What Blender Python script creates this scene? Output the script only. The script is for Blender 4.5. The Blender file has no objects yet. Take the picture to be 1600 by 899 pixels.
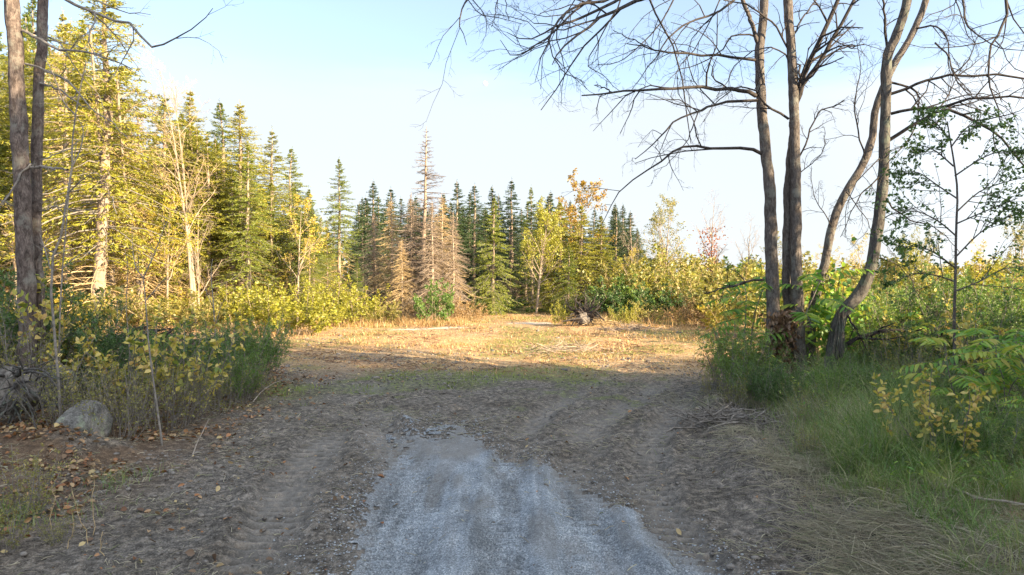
import bpy, math, random
import numpy as np
C = bpy.context
sc = C.scene
COL = sc.collection
R_ = math.radians

# ------------------------------------------------------------------ camera, sky, sun, exposure
CAMH, F, HOR = 2.7, 1080.0, 430.0
PITCH = math.atan((449.5 - HOR) / F)
cam = bpy.data.objects.new('camera', bpy.data.cameras.new('camera'))
COL.objects.link(cam); sc.camera = cam
cam.location = (0, 0, CAMH); cam.rotation_euler = (R_(90) - PITCH, 0, 0)
cam.data.sensor_width = 36; cam.data.lens = 36 * F / 1600
cam.data.clip_start = .05; cam.data.clip_end = 6000

SUN_EL, SUN_H = R_(20), (0.83, -0.557)            # horizontal direction towards the sun
w = bpy.data.worlds.new('World'); sc.world = w; w.use_nodes = True
nt = w.node_tree; nt.nodes.clear()
N = nt.nodes.new; Lk = nt.links.new
out = N('ShaderNodeOutputWorld'); bg = N('ShaderNodeBackground'); bg.inputs[1].default_value = .09
sky = N('ShaderNodeTexSky'); sky.sky_type = 'NISHITA'; sky.sun_disc = False
sky.sun_elevation = SUN_EL; sky.sun_rotation = math.atan2(SUN_H[0], SUN_H[1]); sky.ozone_density = 1.6
sky.dust_density = .6
tc = N('ShaderNodeTexCoord'); sep = N('ShaderNodeSeparateXYZ'); Lk(tc.outputs['Generated'], sep.inputs[0])
mp = N('ShaderNodeMapping'); mp.inputs['Scale'].default_value = (1.3, 1.3, 9); Lk(tc.outputs['Generated'], mp.inputs[0])
nz = N('ShaderNodeTexNoise'); nz.inputs['Scale'].default_value = 1.6; nz.inputs['Detail'].default_value = 6
nz.inputs['Distortion'].default_value = .6; Lk(mp.outputs[0], nz.inputs[0])
def math_node(op, a=None, b=None, c=None, clamp=False, tree=None):
    n = (tree or nt).nodes.new('ShaderNodeMath'); n.operation = op; n.use_clamp = clamp
    for i, v in enumerate((a, b, c)):
        if v is None: continue
        if isinstance(v, (int, float)): n.inputs[i].default_value = v
        else: (tree or nt).links.new(v, n.inputs[i])
    return n.outputs[0]
# thin high cloud: a veil that closes towards the horizon, broken into streaks above
zz = math_node('MULTIPLY_ADD', nz.outputs[0], .17, sep.outputs[2])
mr = N('ShaderNodeMapRange'); mr.interpolation_type = 'SMOOTHERSTEP'
for i, v in zip((1, 2, 3, 4), (.285, .385, .93, .30)): mr.inputs[i].default_value = v
Lk(zz, mr.inputs[0])
# veil thickened and brightened sunward, mostly out of view, as added fill light
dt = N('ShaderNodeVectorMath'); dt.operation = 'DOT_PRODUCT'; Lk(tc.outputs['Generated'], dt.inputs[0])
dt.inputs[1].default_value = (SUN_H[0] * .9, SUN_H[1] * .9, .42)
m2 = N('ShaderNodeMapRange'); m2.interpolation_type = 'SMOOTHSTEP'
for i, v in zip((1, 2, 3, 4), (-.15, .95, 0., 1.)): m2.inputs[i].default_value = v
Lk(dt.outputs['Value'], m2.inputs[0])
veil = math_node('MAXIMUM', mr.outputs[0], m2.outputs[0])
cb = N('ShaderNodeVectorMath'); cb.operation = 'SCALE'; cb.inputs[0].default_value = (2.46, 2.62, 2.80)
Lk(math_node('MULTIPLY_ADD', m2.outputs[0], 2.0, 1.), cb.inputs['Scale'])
mix = N('ShaderNodeMix'); mix.data_type = 'RGBA'
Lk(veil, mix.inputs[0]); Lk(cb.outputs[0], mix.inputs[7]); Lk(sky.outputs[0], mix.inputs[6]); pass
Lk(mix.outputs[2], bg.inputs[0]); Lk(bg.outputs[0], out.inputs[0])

sl = bpy.data.lights.new('sun', 'SUN'); sl.energy = 5.0; sl.angle = R_(.55); sl.color = (1, .79, .50)
sun = bpy.data.objects.new('sun', sl); COL.objects.link(sun)
from mathutils import Vector
sd = Vector((SUN_H[0] * math.cos(SUN_EL), SUN_H[1] * math.cos(SUN_EL), math.sin(SUN_EL)))
sun.rotation_euler = sd.to_track_quat('Z', 'Y').to_euler()
sun.location = (30, -20, 40)
vs = sc.view_settings; vs.view_transform = 'Standard'; vs.look = 'None'; vs.gamma = 1; vs.use_curve_mapping = False
vs.exposure = 2.05
sc.cycles.max_bounces = 5; sc.cycles.diffuse_bounces = 3; sc.cycles.glossy_bounces = 1
sc.cycles.transmission_bounces = 3; sc.cycles.transparent_max_bounces = 4
sc.cycles.use_denoising = True

# ------------------------------------------------------------------ pixel of the 1600 px photograph + distance -> point
def at(px, py, D):
    X, Y = (px - 800) / F, (449.5 - py) / F
    dy = math.cos(PITCH) + Y * math.sin(PITCH); dz = -math.sin(PITCH) + Y * math.cos(PITCH)
    s = D / dy
    return (X * s, D, CAMH + dz * s)
def X_at(px, D): return at(px, 430, D)[0]
def Z_at(py, D): return at(800, py, D)[2]
def D_at(py):                                     # distance of flat ground seen at row py
    Y = (449.5 - py) / F
    dy = math.cos(PITCH) + Y * math.sin(PITCH); dz = -math.sin(PITCH) + Y * math.cos(PITCH)
    return -CAMH * dy / dz

# ------------------------------------------------------------------ noise
_rs = np.random.RandomState(11)
_lat = _rs.rand(256, 256)
def vnoise(x, y):
    x = np.asarray(x, float); y = np.asarray(y, float)
    xi = np.floor(x).astype(int); yi = np.floor(y).astype(int)
    fx = x - xi; fy = y - yi; fx = fx * fx * (3 - 2 * fx); fy = fy * fy * (3 - 2 * fy)
    a = _lat[xi % 256, yi % 256]; b = _lat[(xi + 1) % 256, yi % 256]
    c = _lat[xi % 256, (yi + 1) % 256]; d = _lat[(xi + 1) % 256, (yi + 1) % 256]
    return (a * (1 - fx) + b * fx) * (1 - fy) + (c * (1 - fx) + d * fx) * fy
def fbm(x, y, o=4, s=1.0):
    t = 0; a = .5; n = 0
    for i in range(o):
        t = t + a * vnoise(np.asarray(x) * s + 17.3 * i, np.asarray(y) * s + 9.1 * i); n += a; a *= .5; s *= 2.03
    return t / n
def sst(a, b, x):
    t = np.clip((np.asarray(x, float) - a) / (b - a), 0, 1); return t * t * (3 - 2 * t)
def nrm(v): return v / np.maximum(np.linalg.norm(v, axis=-1, keepdims=True), 1e-9)

# ------------------------------------------------------------------ the lie of the land
def poly_x(pts, y):
    p = np.array(pts); return np.interp(y, p[:, 1], p[:, 0])
LEFT_EDGE = [(-7.5, -40), (-6.2, 4), (-5.6, 9), (-6.0, 13), (-6.0, 17), (-7.6, 22), (-10.5, 30), (-11.5, 38), (-9, 44), (-4, 52), (-4, 90)]
RIGHT_EDGE = [(5.5, -40), (3.0, 5), (3.3, 8), (3.9, 11.5), (4.6, 15), (5.8, 19), (9.5, 26), (14, 34), (16, 46), (17, 90)]
TRACKS = [([(-1.15, -40), (-1.15, 6), (-1.3, 9), (-2.3, 12), (-3.8, 16), (-5, 22), (-5, 40)], .42),
          ([(.75, -40), (.8, 6), (.85, 9), (1.3, 12), (2.7, 15), (4.9, 20), (6, 30)], .36),
          ([(-2.1, -40), (-2.3, 6), (-2.95, 9), (-3.1, 12), (-3.2, 15), (-3.6, 20), (-4, 40)], .36),
          ([(1.9, -40), (1.75, 6), (1.65, 8), (2.0, 10.5), (3.1, 13.5), (5.3, 18), (7, 26)], .30),
          ([(-.1, -40), (-.1, 9), (.0, 11), (.6, 13.5), (2.2, 17.5), (4.6, 22), (6, 30)], .26)]
def track_mask(x, y):
    m = np.zeros(np.broadcast(x, y).shape); tread = np.zeros_like(m); berm = np.zeros_like(m)
    for pts, hw in TRACKS:
        cx = poly_x(pts, y) + .12 * (vnoise(y * .6, y * 0 + hw) - .5)
        d = np.abs(x - cx) / hw
        kb = np.exp(-((d - 1.3) / .35) ** 2) * sst(24, 15, y) * sst(.40, .62, fbm(x + 5, y, 4, .9) + .06); berm = np.maximum(berm, kb)
        k = (1 - sst(.4, 1.35, d + .8 * (fbm(x, y, 3, 2.5) - .5))) * sst(24, 15, y) * sst(.30, .56, fbm(x, y, 4, .55) + .06)
        m = np.maximum(m, k)
        ph = (y + .25 * np.abs(x - cx)) * 2 * math.pi / .19
        tread += k * (np.clip(np.sin(ph) * 1.8, -1, 1)) * (d < .95)
    global BERM
    BERM = berm
    return m, tread
def ground_h(x, y, fine=True):
    x = np.asarray(x, float); y = np.asarray(y, float)
    le, re = poly_x(LEFT_EDGE, y), poly_x(RIGHT_EDGE, y)
    far = sst(24, 34, y)
    h = .34 * sst(-.3, 1.8, le - x) * (1 - .8 * far) + .25 * sst(-.2, 1.6, x - re) * (1 - .8 * far)
    h = h + .18 * (fbm(x, y, 3, .22) - .5) * sst(3, 14, np.abs(y - 4) + np.abs(x) * .6)
    h = h + .10 * (fbm(x + 40, y, 3, .9) - .5) * (1 - .3 * far)
    # a heap of spoil behind the shrubs on one side
    h = h + .75 * np.exp(-((x + 8.1) / 1.9) ** 2 - ((y - 17.2) / 1.1) ** 2)
    h = h + .22 * np.exp(-((x + 6.4) / .7) ** 2 - ((y - 10.1) / .55) ** 2)
    # scraped soil ridge on the other side of the drive
    h = h + .20 * np.exp(-((x - re + .25) / .4) ** 2) * sst(7, 10, y) * sst(18, 14, y) * (.4 + 1.2 * fbm(x, y + 5, 3, 1.5))
    if fine:
        m, tread = track_mask(x, y)
        near = sst(26, 14, y)
        h = h - .085 * m * near + .05 * BERM * near * (.5 + fbm(x, y, 3, 5.)) + .034 * tread * near
        h = h + near * (.10 * (fbm(x, y, 4, 2.4) - .5) * (1 - .6 * m) + .045 * (fbm(x, y, 3, 9.) - .5) * (1 - .6 * m))
    return h

# ------------------------------------------------------------------ mesh helpers
class MB:
    def __init__(s): s.v = []; s.f = []; s.n = 0
    def add(s, v, f, mi=0):
        v = np.asarray(v, float).reshape(-1, 3); f = np.asarray(f, int)
        if len(f) == 0: return s
        s.v.append(v); s.f.append((f + s.n, mi)); s.n += len(v); return s
    def build(s, name, mats, parent=None, smooth=False, attrs=None):
        me = bpy.data.meshes.new(name)
        V = np.concatenate(s.v); me.vertices.add(len(V)); me.vertices.foreach_set('co', V.astype(np.float32).ravel())
        loops = np.concatenate([f.ravel() for f, _ in s.f]); me.loops.add(len(loops))
        me.loops.foreach_set('vertex_index', loops.astype(np.int32))
        tot = np.concatenate([np.full(len(f), f.shape[1]) for f, _ in s.f])
        st = np.concatenate([[0], np.cumsum(tot)[:-1]])
        me.polygons.add(len(tot)); me.polygons.foreach_set('loop_start', st.astype(np.int32))
        mi = np.concatenate([np.full(len(f), m) for f, m in s.f]); me.polygons.foreach_set('material_index', mi.astype(np.int32))
        if smooth: me.polygons.foreach_set('use_smooth', np.ones(len(tot), bool))
        for m in (mats if isinstance(mats, (list, tuple)) else [mats]): me.materials.append(m)
        if attrs:
            for k, a in attrs.items():
                at_ = me.attributes.new(k, 'FLOAT', 'POINT'); at_.data.foreach_set('value', np.asarray(a, np.float32).ravel())
        me.update(calc_edges=True)
        o = bpy.data.objects.new(name, me); COL.objects.link(o)
        if parent: o.parent = parent
        return o
def tag(o, label=None, cat=None, group=None, kind=None):
    if label: o['label'] = label
    if cat: o['category'] = cat
    if group: o['group'] = group
    if kind: o['kind'] = kind
    return o
def empty(name, loc=(0, 0, 0), rz=0, label=None, cat=None, group=None):
    o = bpy.data.objects.new(name, None); COL.objects.link(o)
    o.location = loc; o.rotation_euler = (0, 0, rz); o.empty_display_size = .2
    return tag(o, label, cat, group)
def children(o): return [c for c in COL.objects if c.parent == o]
_KIDS = {}
def copy_tree(root):
    if root.name not in _KIDS:
        _KIDS[root.name] = children(root)
    r = root.copy(); COL.objects.link(r)
    for c in _KIDS[root.name]:
        d = c.copy(); COL.objects.link(d); d.parent = r
    return r

def tube(P, Rr, S=6, jitter=0, rng=None):
    P = np.asarray(P, float); Rr = np.asarray(Rr, float)
    if P.ndim == 2: P = P[None]; Rr = Rr[None]
    n, K, _ = P.shape
    T = nrm(np.gradient(P, axis=1))
    ref = np.where(np.abs(T.mean(1)[:, 2:3]) > .85, np.array([[1., 0, 0]]), np.array([[0, 0, 1.]]))[:, None, :]
    U = nrm(np.cross(T, ref)); W = np.cross(T, U)
    a = np.arange(S) * 2 * math.pi / S
    rr = Rr[:, :, None, None] * np.ones((1, 1, S, 1))
    if jitter: rr = rr * (1 + jitter * (rng.rand(n, K, S, 1) - .5))
    V = P[:, :, None] + rr * (np.cos(a)[None, None, :, None] * U[:, :, None] + np.sin(a)[None, None, :, None] * W[:, :, None])
    idx = np.arange(n * K * S).reshape(n, K, S)
    q = np.stack([idx[:, :-1], np.roll(idx, -1, 2)[:, :-1], np.roll(idx, -1, 2)[:, 1:], idx[:, 1:]], -1)
    return V.reshape(-1, 3), q.reshape(-1, 4)
def spline(pts, K):
    p = np.asarray(pts, float); n = len(p)
    if n == 2: return p[0] + (p[1] - p[0]) * np.linspace(0, 1, K)[:, None]
    e = np.vstack([2 * p[0] - p[1], p, 2 * p[-1] - p[-2]])
    t = np.linspace(0, n - 1 - 1e-6, K); i = t.astype(int); f = (t - i)[:, None]
    a, b, c, d = e[i], e[i + 1], e[i + 2], e[i + 3]
    return .5 * (2 * b + (c - a) * f + (2 * a - 5 * b + 4 * c - d) * f ** 2 + (3 * b - a - 3 * c + d) * f ** 3)
def sample(P, Rr, t):
    """point, tangent, radius at parameter t (n, m) of each polyline"""
    n, K, _ = P.shape
    u = np.clip(t, 0, 1 - 1e-6) * (K - 1); i = u.astype(int); f = (u - i)[..., None]
    r = np.arange(n)[:, None]
    p = P[r, i] * (1 - f) + P[r, i + 1] * f
    T = nrm(P[r, i + 1] - P[r, i])
    rad = Rr[r, i] * (1 - f[..., 0]) + Rr[r, i + 1] * f[..., 0]
    return p, T, rad
def grow(P, Rr, rng, n, t=(.2, .95), ang=(35, 60), ln=(.3, .5), K=4, rf=.6, wob=.15, grav=0., planar=0., absl=False, rmin=.002, taper=.7):
    N_ = len(P)
    tt = (np.arange(n)[None] + rng.rand(N_, n)) / n * (t[1] - t[0]) + t[0]
    p, T, rad = sample(P, Rr, tt)
    p = p.reshape(-1, 3); T = T.reshape(-1, 3); rad = rad.ravel(); tt = tt.ravel(); M = len(p)
    plen = np.repeat(np.linalg.norm(np.diff(P, axis=1), axis=2).sum(1), n)
    perp = rng.randn(M, 3)
    if planar:
        side = nrm(np.cross(T, [0, 0, 1.])) * np.where(rng.rand(M, 1) < .5, -1, 1)
        perp = nrm(perp) * (1 - planar) + side * planar
    perp = nrm(perp - (perp * T).sum(1, keepdims=True) * T)
    a = np.radians(ang[0] + rng.rand(M) * (ang[1] - ang[0]))[:, None]
    d = nrm(np.cos(a) * T + np.sin(a) * perp)
    L = (ln[0] + rng.rand(M) * (ln[1] - ln[0])) * (1 if absl else plen * (1.15 - taper * tt))
    Q = np.empty((M, K, 3)); Q[:, 0] = p
    for k in range(1, K):
        Q[:, k] = Q[:, k - 1] + d * (L / (K - 1))[:, None]
        d = nrm(d + wob * rng.randn(M, 3) + np.array([0, 0, grav]))
    r0 = np.maximum(np.minimum(rad * rf, L * .03 + .002), rmin)
    RR = r0[:, None] * np.linspace(1, .35, K)[None]
    return Q, RR
def leaf(p, d, L, Wd, rng, up=.5, shape='diamond', droop=0.):
    """flat leaf blades at p pointing along d; up = how much their faces turn to the sky"""
    n = len(p); L = np.broadcast_to(L, (n,))[:, None]; Wd = np.broadcast_to(Wd, (n,))[:, None]
    d = nrm(np.asarray(d) + np.array([0, 0, -droop]))
    nn = nrm(rng.randn(n, 3) * (1 - up) + np.array([0, 0, 1.]) * up)
    s = nrm(np.cross(d, nn)); nn = np.cross(s, d)
    if shape == 'diamond':
        V = np.stack([p, p + d * L * .5 + s * Wd * .5, p + d * L, p + d * L * .5 - s * Wd * .5], 1)
        return V.reshape(-1, 3), np.arange(n * 4).reshape(n, 4)
    if shape == 'tri':
        V = np.stack([p - s * Wd * .5, p + s * Wd * .5, p + d * L], 1)
        return V.reshape(-1, 3), np.arange(n * 3).reshape(n, 3)
    c = (rng.rand(n, 1) - .5) * .5                 # folded, slightly curled broad leaf
    fo = (.12 + .25 * rng.rand(n, 1)) * Wd
    V = np.stack([p, p + d * L * .3 + s * Wd * .42 + nn * fo, p + d * L * .68 + s * Wd * .38 + nn * (fo + c * L * .2),
                  p + d * L + nn * c * L * .5, p + d * L * .68 - s * Wd * .38 + nn * (fo + c * L * .2),
                  p + d * L * .3 - s * Wd * .42 + nn * fo, p + d * L * .5 + nn * c * L * .12], 1)
    b = (np.arange(n) * 7)[:, None]
    q = np.concatenate([b + np.array([[0, 1, 2, 6]]), b + np.array([[6, 2, 3, 3]])[:, :4] * 0 + np.array([[6, 2, 3, 4]]), b + np.array([[0, 6, 4, 5]])])
    return V.reshape(-1, 3), q
def leaves_on(P, Rr, rng, n, L, Wd, t=(.1, 1.), up=.5, shape='diamond', ang=(40, 80), droop=.1, spread=0., planar=0.):
    N_ = len(P)
    tt = t[0] + rng.rand(N_, n) * (t[1] - t[0])
    p, T, _ = sample(P, Rr, tt); p = p.reshape(-1, 3); T = T.reshape(-1, 3); M = len(p)
    perp = rng.randn(M, 3)
    if planar: perp = nrm(perp) * (1 - planar) + planar * nrm(np.cross(T, [0, 0, 1.])) * np.where(rng.rand(M, 1) < .5, -1, 1)
    a = np.radians(ang[0] + rng.rand(M) * (ang[1] - ang[0]))[:, None]
    perp = nrm(perp - (perp * T).sum(1, keepdims=True) * T)
    d = np.cos(a) * T + np.sin(a) * perp
    if spread: p = p + rng.randn(M, 3) * spread
    s = .6 + .7 * rng.rand(M)
    return leaf(p, d, L * s, Wd * s, rng, up, shape, droop)
def blades(p, h, wd, rng, lean=None, bend=.4, K=4):
    n = len(p); h = np.broadcast_to(h, (n,)); wd = np.broadcast_to(wd, (n,))
    a = rng.rand(n) * 2 * math.pi
    ld = np.stack([np.cos(a), np.sin(a), np.zeros(n)], 1)
    if lean is not None: ld = nrm(ld + np.asarray(lean)); ld[:, 2] = 0
    b = a + math.pi / 2 + rng.randn(n) * .6
    wv = np.stack([np.cos(b), np.sin(b), np.zeros(n)], 1)
    s = np.linspace(0, 1, K)
    bd = bend * (.3 + 1.4 * rng.rand(n))
    up = np.clip(1 - .45 * bd[:, None] * s ** 2, -.2, 1) * s
    c = p[:, None] + ld[:, None] * (h[:, None] * bd[:, None] * s ** 1.8)[..., None]
    c[..., 2] += h[:, None] * up
    ww = wd[:, None] * (1 - s ** 1.5 * .93) * .5
    V = np.stack([c - wv[:, None] * ww[..., None], c + wv[:, None] * ww[..., None]], 2)
    idx = np.arange(n * K * 2).reshape(n, K, 2)
    q = np.stack([idx[:, :-1, 0], idx[:, :-1, 1], idx[:, 1:, 1], idx[:, 1:, 0]], -1)
    return V.reshape(-1, 3), q.reshape(-1, 4)
def on_ground(x, y, dz=0.): return np.stack([x, y, ground_h(x, y) + dz], 1)
_ico_v = None
def lumps(p, size, rng, flat=.6):
    """irregular little stones / clods"""
    g = (1 + 5 ** .5) / 2
    v = nrm(np.array([(-1, g, 0), (1, g, 0), (-1, -g, 0), (1, -g, 0), (0, -1, g), (0, 1, g), (0, -1, -g), (0, 1, -g), (g, 0, -1), (g, 0, 1), (-g, 0, -1), (-g, 0, 1)], float))
    f = np.array([(0, 11, 5), (0, 5, 1), (0, 1, 7), (0, 7, 10), (0, 10, 11), (1, 5, 9), (5, 11, 4), (11, 10, 2), (10, 7, 6), (7, 1, 8), (3, 9, 4), (3, 4, 2), (3, 2, 6), (3, 6, 8), (3, 8, 9), (4, 9, 5), (2, 4, 11), (6, 2, 10), (8, 6, 7), (9, 8, 1)])
    n = len(p); a = rng.rand(n) * 6.28
    V = v[None] * (.65 + .6 * rng.rand(n, 12, 1)) * (np.broadcast_to(size, (n,)))[:, None, None]
    V = V * np.stack([1 + .5 * rng.rand(n), np.ones(n), flat * (.7 + .5 * rng.rand(n))], 1)[:, None]
    ca, sa = np.cos(a)[:, None], np.sin(a)[:, None]
    V = np.stack([V[..., 0] * ca - V[..., 1] * sa, V[..., 0] * sa + V[..., 1] * ca, V[..., 2]], -1) + p[:, None]
    return V.reshape(-1, 3), (f[None] + (np.arange(n) * 12)[:, None, None]).reshape(-1, 3)

# ------------------------------------------------------------------ materials
class NT:
    def __init__(s, name):
        s.m = bpy.data.materials.new(name); s.m.use_nodes = True; s.t = s.m.node_tree; s.t.nodes.clear()
        s.out = s.n('ShaderNodeOutputMaterial')
    def n(s, k, **kw):
        o = s.t.nodes.new(k)
        for a, b in kw.items(): setattr(o, a, b)
        return o
    def l(s, a, b): s.t.links.new(a, b)
    def noise(s, scale, detail=4, vec=None, rough=.6, dist=0.):
        o = s.n('ShaderNodeTexNoise'); o.inputs['Scale'].default_value = scale; o.inputs['Detail'].default_value = detail
        o.inputs['Roughness'].default_value = rough; o.inputs['Distortion'].default_value = dist
        if vec: s.l(vec, o.inputs[0])
        return o.outputs[0]
    def ramp(s, fac, stops, interp='LINEAR'):
        o = s.n('ShaderNodeValToRGB'); e = o.color_ramp; e.interpolation = interp
        while len(e.elements) < len(stops): e.elements.new(.5)
        for el, (p, c) in zip(e.elements, stops): el.position = p; el.color = (*c, 1)
        s.l(fac, o.inputs[0]); return o.outputs[0]
    def mix(s, f, a, b, mode='MIX'):
        o = s.n('ShaderNodeMix'); o.data_type = 'RGBA'; o.blend_type = mode
        for i, v in ((0, f), (6, a), (7, b)):
            if isinstance(v, (int, float)): o.inputs[i].default_value = v
            elif isinstance(v, tuple): o.inputs[i].default_value = (*v, 1)
            else: s.l(v, o.inputs[i])
        return o.outputs[2]
    def math(s, op, a, b=None, c=None, clamp=False): return math_node(op, a, b, c, clamp, s.t)
    def attr(s, name):
        o = s.n('ShaderNodeAttribute'); o.attribute_name = name; return o.outputs['Fac']
    def coord(s, which='Object', scale=(1, 1, 1)):
        o = s.n('ShaderNodeTexCoord'); m = s.n('ShaderNodeMapping'); m.inputs['Scale'].default_value = scale
        s.l(o.outputs[which], m.inputs[0]); return m.outputs[0]
    def bsdf(s, col, rough=.9, spec=.2, bump=None, bstr=.5, bdist=.02):
        b = s.n('ShaderNodeBsdfPrincipled'); b.inputs['Roughness'].default_value = rough
        b.inputs['Specular IOR Level'].default_value = spec
        if isinstance(col, tuple): b.inputs['Base Color'].default_value = (*col, 1)
        else: s.l(col, b.inputs['Base Color'])
        if bump is not None:
            k = s.n('ShaderNodeBump'); k.inputs['Strength'].default_value = bstr; k.inputs['Distance'].default_value = bdist
            s.l(bump, k.inputs['Height']); s.l(k.outputs[0], b.inputs['Normal'])
        s.l(b.outputs[0], s.out.inputs[0]); return s.m
def leaf_mat(name, cols, trans=.35, var=.25, patch=None):
    """leaf colours vary from leaf to leaf and from plant to plant"""
    t = NT(name)
    g = t.n('ShaderNodeNewGeometry'); oi = t.n('ShaderNodeObjectInfo')
    f = t.math('ADD', t.math('MULTIPLY', g.outputs['Random Per Island'], 1 - var), t.math('MULTIPLY', oi.outputs['Random'], var))
    if patch:
        nz_ = t.noise(patch, 2, t.coord('Object'))
        f = t.math('ADD', t.math('MULTIPLY', f, .5), t.math('MULTIPLY_ADD', nz_, 1.6, -.55), clamp=True)
    c = t.ramp(f, [(i / max(1, len(cols) - 1), c) for i, c in enumerate(cols)])
    d = t.n('ShaderNodeBsdfDiffuse'); tr = t.n('ShaderNodeBsdfTranslucent'); m = t.n('ShaderNodeMixShader')
    t.l(c, d.inputs[0]); t.l(t.mix(.5, c, t.mix(1., c, (1.2, 1.15, .5), 'MULTIPLY')), tr.inputs[0])
    m.inputs[0].default_value = trans; t.l(d.outputs[0], m.inputs[1]); t.l(tr.outputs[0], m.inputs[2])
    gl = t.n('ShaderNodeBsdfGlossy'); gl.inputs['Roughness'].default_value = .45; gl.inputs[0].default_value = (.8, .8, .8, 1)
    m2 = t.n('ShaderNodeMixShader'); m2.inputs[0].default_value = .04
    t.l(m.outputs[0], m2.inputs[1]); t.l(gl.outputs[0], m2.inputs[2]); t.l(m2.outputs[0], t.out.inputs[0])
    return t.m
def bark_mat(name, dark, mid, light, scale=9., stretch=.22, lichen=None, bump=.9):
    t = NT(name); v = t.coord('Object', (1, 1, stretch))
    a = t.noise(scale, 6, v, .65, .8); b = t.noise(scale * 4, 3, v, .6)
    f = t.math('ADD', t.math('MULTIPLY', a, .7), t.math('MULTIPLY', b, .3))
    c = t.ramp(f, [(.3, dark), (.48, mid), (.68, light)])
    big = t.noise(1.3, 3, t.coord('Object'))
    c = t.mix(t.math('MULTIPLY', big, .5), c, t.mix(1., c, (.6, .58, .56), 'MULTIPLY'))
    if lichen:
        k = t.ramp(t.noise(3.5, 5, t.coord('Object'), .7), [(.52, (0, 0, 0)), (.62, (1, 1, 1))])
        c = t.mix(t.math('MULTIPLY', k, .7), c, lichen)
    return t.bsdf(c, .95, .1, f, bump, .03)
def plain_bark(name, a, b, var=True):
    t = NT(name); f = t.noise(14, 4, t.coord('Object'))
    c = t.ramp(f, [(.35, a), (.65, b)])
    return t.bsdf(c, .9, .15)

M = {}
M['bark_maple'] = bark_mat('bark_maple', (.035, .030, .028), (.105, .09, .083), (.23, .205, .19), 24, .28, (.19, .19, .17), 1.)
M['bark_pine'] = bark_mat('bark_pine', (.03, .023, .02), (.115, .09, .08), (.28, .225, .195), 16, .42, (.20, .19, .165), 1.)
M['bark_crooked'] = bark_mat('bark_crooked', (.03, .027, .026), (.09, .082, .078), (.20, .185, .17), 20, .2, (.14, .16, .13), 1.)
M['bark_spruce'] = bark_mat('bark_spruce', (.12, .09, .07), (.30, .23, .175), (.46, .37, .29), 6, .4, None, .4)
M['bark_pale'] = bark_mat('bark_pale', (.15, .115, .085), (.31, .245, .185), (.46, .38, .30), 6, .5, None, .3)
M['twig_dark'] = plain_bark('twig_dark', (.028, .025, .024), (.075, .064, .06))
M['twig_grey'] = plain_bark('twig_grey', (.13, .115, .10), (.27, .24, .21))
M['twig_tan'] = plain_bark('twig_tan', (.33, .235, .12), (.56, .42, .235))
M['twig_brush'] = plain_bark('twig_brush', (.13, .075, .045), (.34, .22, .14))
M['twig_snag'] = plain_bark('twig_snag', (.13, .10, .08), (.24, .19, .155))
M['twig_grey_tan'] = plain_bark('twig_grey_tan', (.22, .17, .13), (.38, .30, .23))
M['wood_bare'] = bark_mat('wood_bare', (.12, .10, .085), (.33, .28, .23), (.52, .46, .39), 12, .1)
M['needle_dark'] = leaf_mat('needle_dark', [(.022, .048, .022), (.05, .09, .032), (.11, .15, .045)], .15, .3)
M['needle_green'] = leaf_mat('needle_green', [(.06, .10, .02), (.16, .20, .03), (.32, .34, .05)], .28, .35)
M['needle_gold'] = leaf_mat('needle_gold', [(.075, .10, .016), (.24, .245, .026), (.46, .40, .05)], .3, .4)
M['needle_brown'] = leaf_mat('needle_brown', [(.17, .10, .045), (.27, .17, .075), (.36, .25, .12)], .2)
M['leaf_lime'] = leaf_mat('leaf_lime', [(.19, .20, .025), (.32, .32, .04), (.46, .42, .07)], .4)
M['leaf_gold'] = leaf_mat('leaf_gold', [(.32, .25, .03), (.48, .39, .05), (.58, .46, .09)], .4)
M['leaf_amber'] = leaf_mat('leaf_amber', [(.22, .20, .03), (.42, .26, .04), (.52, .22, .05)], .35)
M['leaf_shrub'] = leaf_mat('leaf_shrub', [(.06, .115, .025), (.10, .19, .035), (.17, .27, .05), (.27, .34, .075)], .4, .4)
M['leaf_shrub_dark'] = leaf_mat('leaf_shrub_dark', [(.04, .09, .03), (.085, .16, .045), (.16, .25, .065)], .38, .3)
M['leaf_yellow'] = leaf_mat('leaf_yellow', [(.13, .22, .04), (.36, .34, .06), (.55, .45, .09), (.62, .5, .16), (.5, .27, .08)], .4, .1)
M['leaf_olive'] = leaf_mat('leaf_olive', [(.12, .125, .03), (.20, .21, .04), (.32, .29, .07), (.38, .29, .12)], .35, .3)
M['leaf_sumac'] = leaf_mat('leaf_sumac', [(.065, .16, .03), (.125, .28, .045), (.23, .39, .06), (.40, .46, .08), (.46, .38, .09)], .45, .3)
M['leaf_red'] = leaf_mat('leaf_red', [(.24, .05, .03), (.38, .12, .04), (.45, .22, .06)], .35)
M['leaf_brown'] = leaf_mat('leaf_brown', [(.09, .05, .03), (.17, .10, .06), (.28, .18, .11)], .2)
M['litter'] = leaf_mat('litter', [(.08, .04, .02), (.20, .085, .035), (.33, .15, .06), (.42, .28, .15), (.11, .065, .04), (.27, .18, .10), (.48, .37, .17)], .12, 0)
M['straw'] = leaf_mat('straw', [(.27, .14, .055), (.46, .28, .12), (.62, .42, .21), (.40, .25, .11), (.28, .25, .08)], .25, 0)
M['straw_grey'] = leaf_mat('straw_grey', [(.22, .19, .13), (.40, .35, .25), (.56, .50, .37), (.20, .23, .10)], .25, 0)
M['grass'] = leaf_mat('grass', [(.045, .10, .024), (.10, .195, .04), (.18, .28, .065), (.32, .34, .13), (.50, .45, .27)], .35, 0, 1.6)
M['grass_bright'] = leaf_mat('grass_bright', [(.10, .16, .03), (.19, .25, .045), (.30, .32, .07)], .35, 0)

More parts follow.
